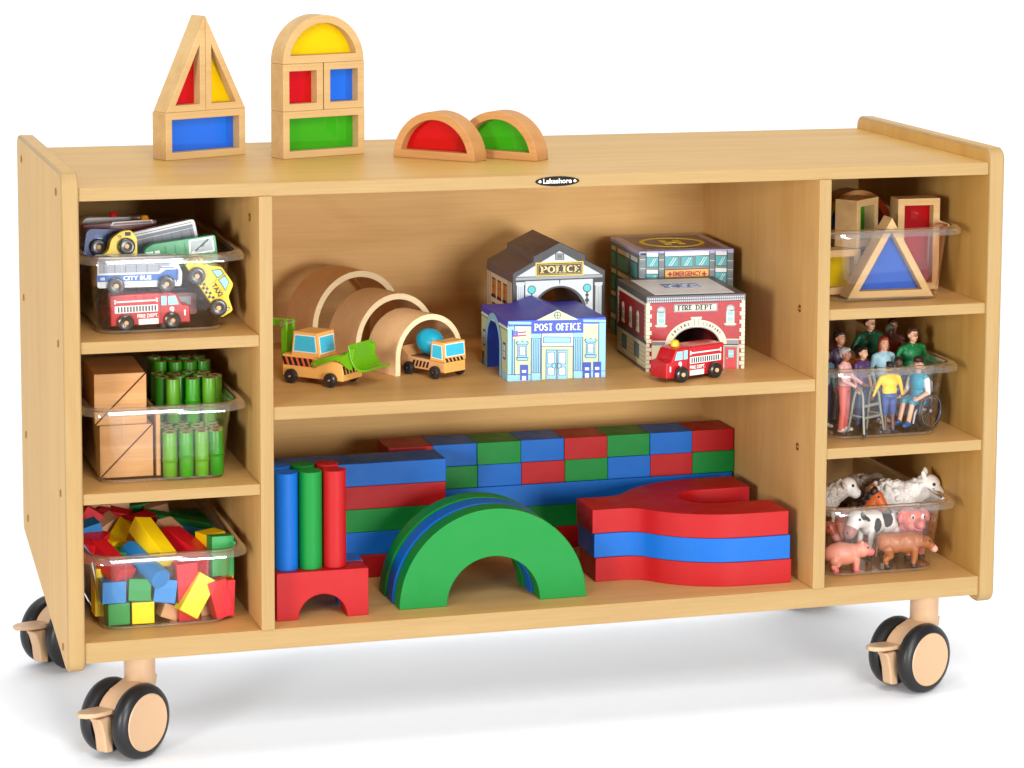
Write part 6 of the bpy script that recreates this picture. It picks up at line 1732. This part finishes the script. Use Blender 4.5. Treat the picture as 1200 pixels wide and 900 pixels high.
# small pink pig, front left
pr = [('e', (-.004, 0, .0225), (.0250, .0145, .0155), (0, 3, 0), 0), ('e', (.010, 0, .0235), (.0130, .0115, .0125), (0, 0, 0), 0), ('e', (.0240, 0, .0275), (.0115, .0108, .0108), (0, 12, 0), 0), ('c', (.0290, 0, .0255), (.0345, 0, .0242), .0064, .0055, 0),
      ('c', (.0345, 0, .0241), (.0362, 0, .0238), .0056, .0056, 3), ('e', (.0225, .0062, .0365), (.0030, .0012, .0048), (-20, 12, 20), 0), ('e', (.0225, -.0062, .0365), (.0030, .0012, .0048), (20, 12, -20), 0)]
legs4(pr, .040, .0160, .0080, 0, 3, .0044, .0050)
ex = eyes((((.0300, -.0082, .0315), (1, -1, 0)), ((.0300, .0082, .0315), (1, 1, 0))), r=.0014) + [geo_tube([(-.0255, 0, .026), (-.0285, .001, .028), (-.0285, -.001, .0305), (-.0262, 0, .0295)], [.0012, .0011, .0009, .0006], 0), geo_ball((.0416, -.0018, .0240), (.0005, .0007, .0009), 1), geo_ball((.0416, .0018, .0240), (.0005, .0007, .0009), 1)]
animal('toy_pig', 'small pink piglet figure at the front left of the bin', 'pig', (1.0330, .0700, ZA), (0, 0, R(-8)), pr, [PINK, EYE, EYEW, PINKS, PINKD], ex)

# brown calf, front, walking to the right
pr = [('e', (-.010, 0, .0325), (.0205, .0125, .0145), (0, 0, 0), 0), ('e', (.008, 0, .0325), (.0185, .0125, .0145), (0, -4, 0), 0), ('e', (-.022, 0, .0335), (.0110, .0115, .0130), (0, 0, 0), 0), ('e', (.018, 0, .0325), (.0100, .0105, .0130), (0, 0, 0), 0),
      ('c', (.021, 0, .0350), (.0310, 0, .0335), .0105, .0080, 0), ('e', (.0345, 0, .0325), (.0088, .0078, .0082), (0, 30, 0), 0), ('c', (.0380, 0, .0300), (.0440, 0, .0245), .0062, .0052, 0), ('c', (.0445, 0, .0240), (.0465, 0, .0225), .0054, .0050, 3),
      ('e', (.0310, -.0115, .0375), (.0028, .0062, .0020), (15, 0, 20), 0), ('e', (.0310, .0115, .0375), (.0028, .0062, .0020), (-15, 0, -20), 0), ('c', (-.0315, 0, .0390), (-.0335, 0, .0150), .0014, .0011, 0), ('e', (-.0337, 0, .0125), (.0018, .0018, .0035), (0, 0, 0), 4)]
legs4(pr, .050, .0250, .0078, 0, 4, .0042, .0052, step=(.002, -.002, .001, -.002))
ex = eyes((((.0385, -.0066, .0345), (1, -1, 0)), ((.0385, .0066, .0345), (1, 1, 0))), r=.0014) + [geo_tube([(.0305, s * .0035, .0395), (.0310, s * .0060, .0420), (.0325, s * .0062, .0445)], [.0013, .0010, .0004], 4) for s in (-1, 1)]
animal('toy_calf', 'brown calf figure standing at the front, facing right', 'calf', (1.1140, .0700, ZA), (0, 0, R(-10)), pr, [BROWN, EYE, EYEW, fig('calf_muzzle', (216, 158, 142)), HOOF], ex)

# big smiling pig facing the viewer (head +x turned to -y by the yaw)
pr = [('e', (-.018, 0, .0330), (.0260, .0185, .0190), (0, 0, 0), 0), ('e', (.006, 0, .0410), (.0160, .0170, .0170), (0, -20, 0), 0), ('e', (.0155, 0, .0520), (.0135, .0165, .0160), (0, 0, 0), 0), ('e', (.0200, 0, .0450), (.0110, .0140, .0095), (0, 0, 0), 0),
      ('c', (.0230, 0, .0515), (.0325, 0, .0500), .0075, .0066, 0), ('c', (.0318, 0, .0500), (.0345, 0, .0498), .0068, .0066, 3), ('e', (.0255, 0, .0410), (.0075, .0085, .0040), (0, 15, 0), 0),
      ('e', (.0125, .0165, .0610), (.0040, .0090, .0055), (-40, 10, 0), 3), ('e', (.0125, -.0165, .0610), (.0040, .0090, .0055), (40, 10, 0), 3), ('e', (.0160, .0195, .0560), (.0030, .0045, .0075), (10, 0, 0), 3), ('e', (.0160, -.0195, .0560), (.0030, .0045, .0075), (-10, 0, 0), 3)]
legs4(pr, .052, .0220, .0105, 0, 4, .0046, .0052)
ex = eyes((((.0270, -.0078, .0590), (1, -.3, 0)), ((.0270, .0078, .0590), (1, .3, 0))), r=.0016, white=True) + [geo_ball((.0366, s * .0026, .0502), (.0008, .0012, .0016), 5) for s in (-1, 1)] + [geo_tube([(.0290, -.0070, .0425), (.0330, -.0035, .0395), (.0338, 0, .0388), (.0330, .0035, .0395), (.0290, .0070, .0425)], [.0008, .0017, .0021, .0017, .0008], 5)]
animal('toy_pig', 'large pink pig figure smiling at the viewer, behind the brown calf', 'pig', (1.1480, .1230, ZA), (0, 0, R(-86)), pr, [PINKD, EYE, EYEW, fig('pig_ear', (214, 110, 104)), HOOF, fig('pig_mouth', (150, 40, 52))], ex)

# black and white cow, head to the left and lowered
pr = [('e', (-.014, 0, .0455), (.0260, .0165, .0185), (0, 0, 0), 0), ('e', (.012, 0, .0455), (.0220, .0160, .0185), (0, 4, 0), 0), ('e', (-.030, 0, .0475), (.0120, .0135, .0140), (0, 0, 0), 0),
      ('c', (.0250, 0, .0500), (.0400, 0, .0520), .0130, .0110, 0), ('e', (.0455, 0, .0520), (.0125, .0120, .0130), (0, 30, 0), 0), ('c', (.0500, 0, .0480), (.0560, 0, .0385), .0098, .0086, 0), ('c', (.0565, 0, .0370), (.0590, 0, .0335), .0096, .0088, 3),
      ('e', (.0400, -.0140, .0545), (.0030, .0075, .0022), (15, 0, 25), 4), ('e', (.0400, .0140, .0545), (.0030, .0075, .0022), (-15, 0, -25), 4), ('c', (-.0415, 0, .0520), (-.0440, 0, .0210), .0018, .0014, 0), ('e', (-.0442, 0, .0180), (.0024, .0024, .0045), (0, 0, 0), 4)]
legs4(pr, .066, .0370, .0095, 0, 5, .0036, .0046)
sp = [((-.002, .013, .055), (.0095, .012, .0130), 4), ((-.002, -.013, .052), (.0085, .012, .0120), 4), ((-.028, .012, .052), (.0075, .010, .0120), 4), ((-.024, -.012, .046), (.0080, .010, .0110), 4), ((.018, .013, .045), (.0060, .008, .0100), 4), ((.018, -.012, .055), (.0060, .008, .0090), 4), ((.044, .009, .0575), (.0060, .0050, .0060), 4), ((.044, -.009, .0575), (.0060, .0050, .0060), 4), ((-.010, 0, .063), (.0100, .0130, .0060), 4)]
ex = eyes((((.0520, -.0108, .0535), (1, -1, 0)), ((.0520, .0108, .0535), (1, 1, 0))), r=.0019) + [geo_tube([(.0415, s * .0050, .0600), (.0418, s * .0090, .0640), (.0435, s * .0095, .0680)], [.0020, .0015, .0005], 6) for s in (-1, 1)] + [geo_ball((.0665, s * .0040, .0345), (.0012, .0012, .0016), 1) for s in (-1, 1)]
animal('toy_cow', 'black and white cow figure with lowered head behind the piglet', 'cow', (1.0980, .1180, ZA + .003), (0, R(-7), R(206)), pr, [COWW, EYE, EYEW, MUZ, COWB, HOOF, fig('horn', (214, 200, 170))], ex, sp)

def lamb(label, loc, rot, hd=(0, 0), wm=WOOLW, s=1.0, fm=FACEW, nm='toy_lamb', up_ears=True):
    hx, hz_ = hd[0] * s, hd[1] * s
    pr = [('e', (-.012 * s, 0, .036 * s), (.0270 * s, .0175 * s, .0185 * s), (0, 0, 0), 0), ('e', (.010 * s, 0, .039 * s), (.0180 * s, .0160 * s, .0175 * s), (0, -15, 0), 0), ('e', (-.028 * s, 0, .037 * s), (.0120 * s, .0145 * s, .0150 * s), (0, 0, 0), 0),
          ('c', (.014 * s, 0, .044 * s), (.029 * s + hx, 0, .053 * s + hz_), .0160 * s, .0130 * s, 0), ('e', (.036 * s + hx, 0, .0570 * s + hz_), (.0130 * s, .0118 * s, .0130 * s), (0, 20, 0), 3), ('c', (.040 * s + hx, 0, .0535 * s + hz_), (.0470 * s + hx, 0, .0485 * s + hz_), .0100 * s, .0078 * s, 3)]
    for q in (-1, 1):
        if up_ears: pr.append(('e', (.0290 * s + hx, q * .0085 * s, .0695 * s + hz_), (.0034 * s, .0036 * s, .0070 * s), (q * -24, -15, 0), 3))
        else: pr.append(('e', (.0300 * s + hx, q * .0150 * s, .0610 * s + hz_), (.0034 * s, .0070 * s, .0028 * s), (q * -25, 0, q * -25), 3))
    rng = random.Random(int(loc[0] * 1e4))
    for k in range(60):      # tufts of fleece
        a, b_ = rng.uniform(0, 6.28), rng.uniform(-.2, 1.4)
        pr.append(('e', (-.008 * s + .030 * s * math.cos(a) * math.cos(b_), .0165 * s * math.sin(a) * math.cos(b_), .038 * s + .0180 * s * math.sin(b_)), (.0036 * s, .0034 * s, .0034 * s), (0, 0, 0), 0))
    for k in range(26):
        t_, a = rng.random(), rng.uniform(-.3, 3.44)
        pr.append(('e', (.010 * s + .017 * s * t_ + hx * t_, .0145 * s * math.cos(a) * (1 - .15 * t_), .042 * s + .009 * s * t_ + hz_ * t_ + .0145 * s * math.sin(a)), (.0032 * s, .0030 * s, .0032 * s), (0, 0, 0), 0))
    legs4(pr, .048 * s, .026 * s, .0085 * s, 3, 4, .0028 * s, .0032 * s)
    ex = eyes((((.0420 * s + hx, -.0098 * s, .0605 * s + hz_), (.6, -1, 0)), ((.0420 * s + hx, .0098 * s, .0605 * s + hz_), (.6, 1, 0))), r=.0021 * s) + [geo_ball((.0546 * s + hx, q * .0026 * s, .0490 * s + hz_), (.0009, .0010, .0012), 1) for q in (-1, 1)]
    animal(nm, label, 'lamb' if nm == 'toy_lamb' else 'sheep', loc, rot, pr, [wm, EYE, EYEW, fm, HOOF], ex, smooth=2)
lamb('white lamb figure high on the right, looking over the rim', (1.1430, .1560, ZA + .0310), (0, R(4), R(-30)), s=1.14)
lamb('curly grey-white lamb figure high on the left of the pile', (1.0320, .1600, ZA + .0385), (0, R(2), R(-16)), up_ears=False, wm=wool('cream', (222, 214, 202), .5), s=1.0)
lamb('grey woolly sheep figure behind the big white lamb', (1.1180, .2080, ZA + .0350), (0, 0, R(-8)), hd=(0, -.024), up_ears=False, wm=WOOLG, s=1.05, nm='toy_sheep')

# orange horse with black mane between the lambs
pr = [('e', (-.014, 0, .0500), (.0230, .0120, .0135), (0, 0, 0), 0), ('e', (.008, 0, .0510), (.0150, .0115, .0140), (0, -12, 0), 0), ('c', (.015, 0, .0560), (.0270, 0, .0790), .0125, .0092, 0), ('e', (.0300, 0, .0815), (.0110, .0088, .0100), (0, 35, 0), 0), ('c', (.0340, 0, .0780), (.0430, 0, .0655), .0082, .0062, 0),
      ('c', (.0440, 0, .0650), (.0455, 0, .0625), .0064, .0060, 3), ('e', (.0245, -.0055, .0935), (.0028, .0022, .0056), (10, 0, 0), 0), ('e', (.0245, .0055, .0935), (.0028, .0022, .0056), (-10, 0, 0), 0), ('c', (-.035, 0, .0530), (-.044, 0, .0260), .0035, .0022, 3)]
for k in range(9): t_ = k / 8; pr.append(('e', (.0270 - .022 * t_, (.0035 if k % 2 else -.0035), .0905 - .030 * t_), (.0062, .0062, .0072), (0, 25, 0), 3))
legs4(pr, .052, .0400, .0080, 0, 4, .0030, .0038)
ex = eyes((((.0355, -.0078, .0840), (1, -1, 0)), ((.0355, .0078, .0840), (1, 1, 0))), r=.0015)
animal('toy_horse', 'orange-brown horse figure with black mane between two lambs', 'horse', (1.0790, .1480, ZA), (0, 0, R(-38)), pr, [ORG, EYE, EYEW, MANE, HOOF], ex)

# reddish-brown cow at the left edge, only partly in view
pr = [('e', (-.012, 0, .0440), (.0240, .0140, .0155), (0, 0, 0), 0), ('e', (.010, 0, .0440), (.0180, .0135, .0150), (0, 0, 0), 0), ('c', (.0220, 0, .0480), (.0330, 0, .0520), .0095, .0075, 0), ('e', (.0370, 0, .0520), (.0085, .0078, .0085), (0, 30, 0), 0), ('c', (.0410, 0, .0480), (.0470, 0, .0410), .0060, .0052, 0), ('c', (.0470, 0, .0410), (.0490, 0, .0385), .0054, .0050, 3),
      ('e', (.0330, -.0110, .0550), (.0026, .0062, .0018), (15, 0, 25), 0), ('e', (.0330, .0110, .0550), (.0026, .0062, .0018), (-15, 0, -25), 0)]
legs4(pr, .060, .0350, .0090, 0, 4, .0034, .0044)
animal('toy_cow', 'reddish-brown cow figure half hidden at the left edge of the bin', 'cow', (1.0070, .1330, ZA), (0, 0, R(-64)), pr, [fig('cow_red_brown', (150, 62, 42)), EYE, EYEW, MUZ, HOOF], eyes((((.0415, -.0068, .0535), (1, -1, 0)), ((.0415, .0068, .0535), (1, 1, 0))), r=.0014))
# dark goat filling the back
pr = [('e', (-.010, 0, .0420), (.0240, .0130, .0150), (0, 0, 0), 0), ('e', (.012, 0, .0430), (.0150, .0120, .0140), (0, 0, 0), 0), ('c', (.0200, 0, .0480), (.0280, 0, .0600), .0080, .0060, 0), ('e', (.0310, 0, .0620), (.0080, .0060, .0068), (0, 30, 0), 0), ('c', (.0350, 0, .0590), (.0410, 0, .0520), .0046, .0036, 0)]
legs4(pr, .052, .0330, .0085, 0, 3, .0028, .0036)
animal('toy_goat', 'dark brown goat figure in the shade at the back of the bin', 'goat', (1.0700, .2300, ZA), (0, 0, R(-20)), pr, [BROWND, EYE, EYEW, HOOF], eyes((((.0350, -.0052, .0640), (1, -1, 0)), ((.0350, .0052, .0640), (1, 1, 0)))))
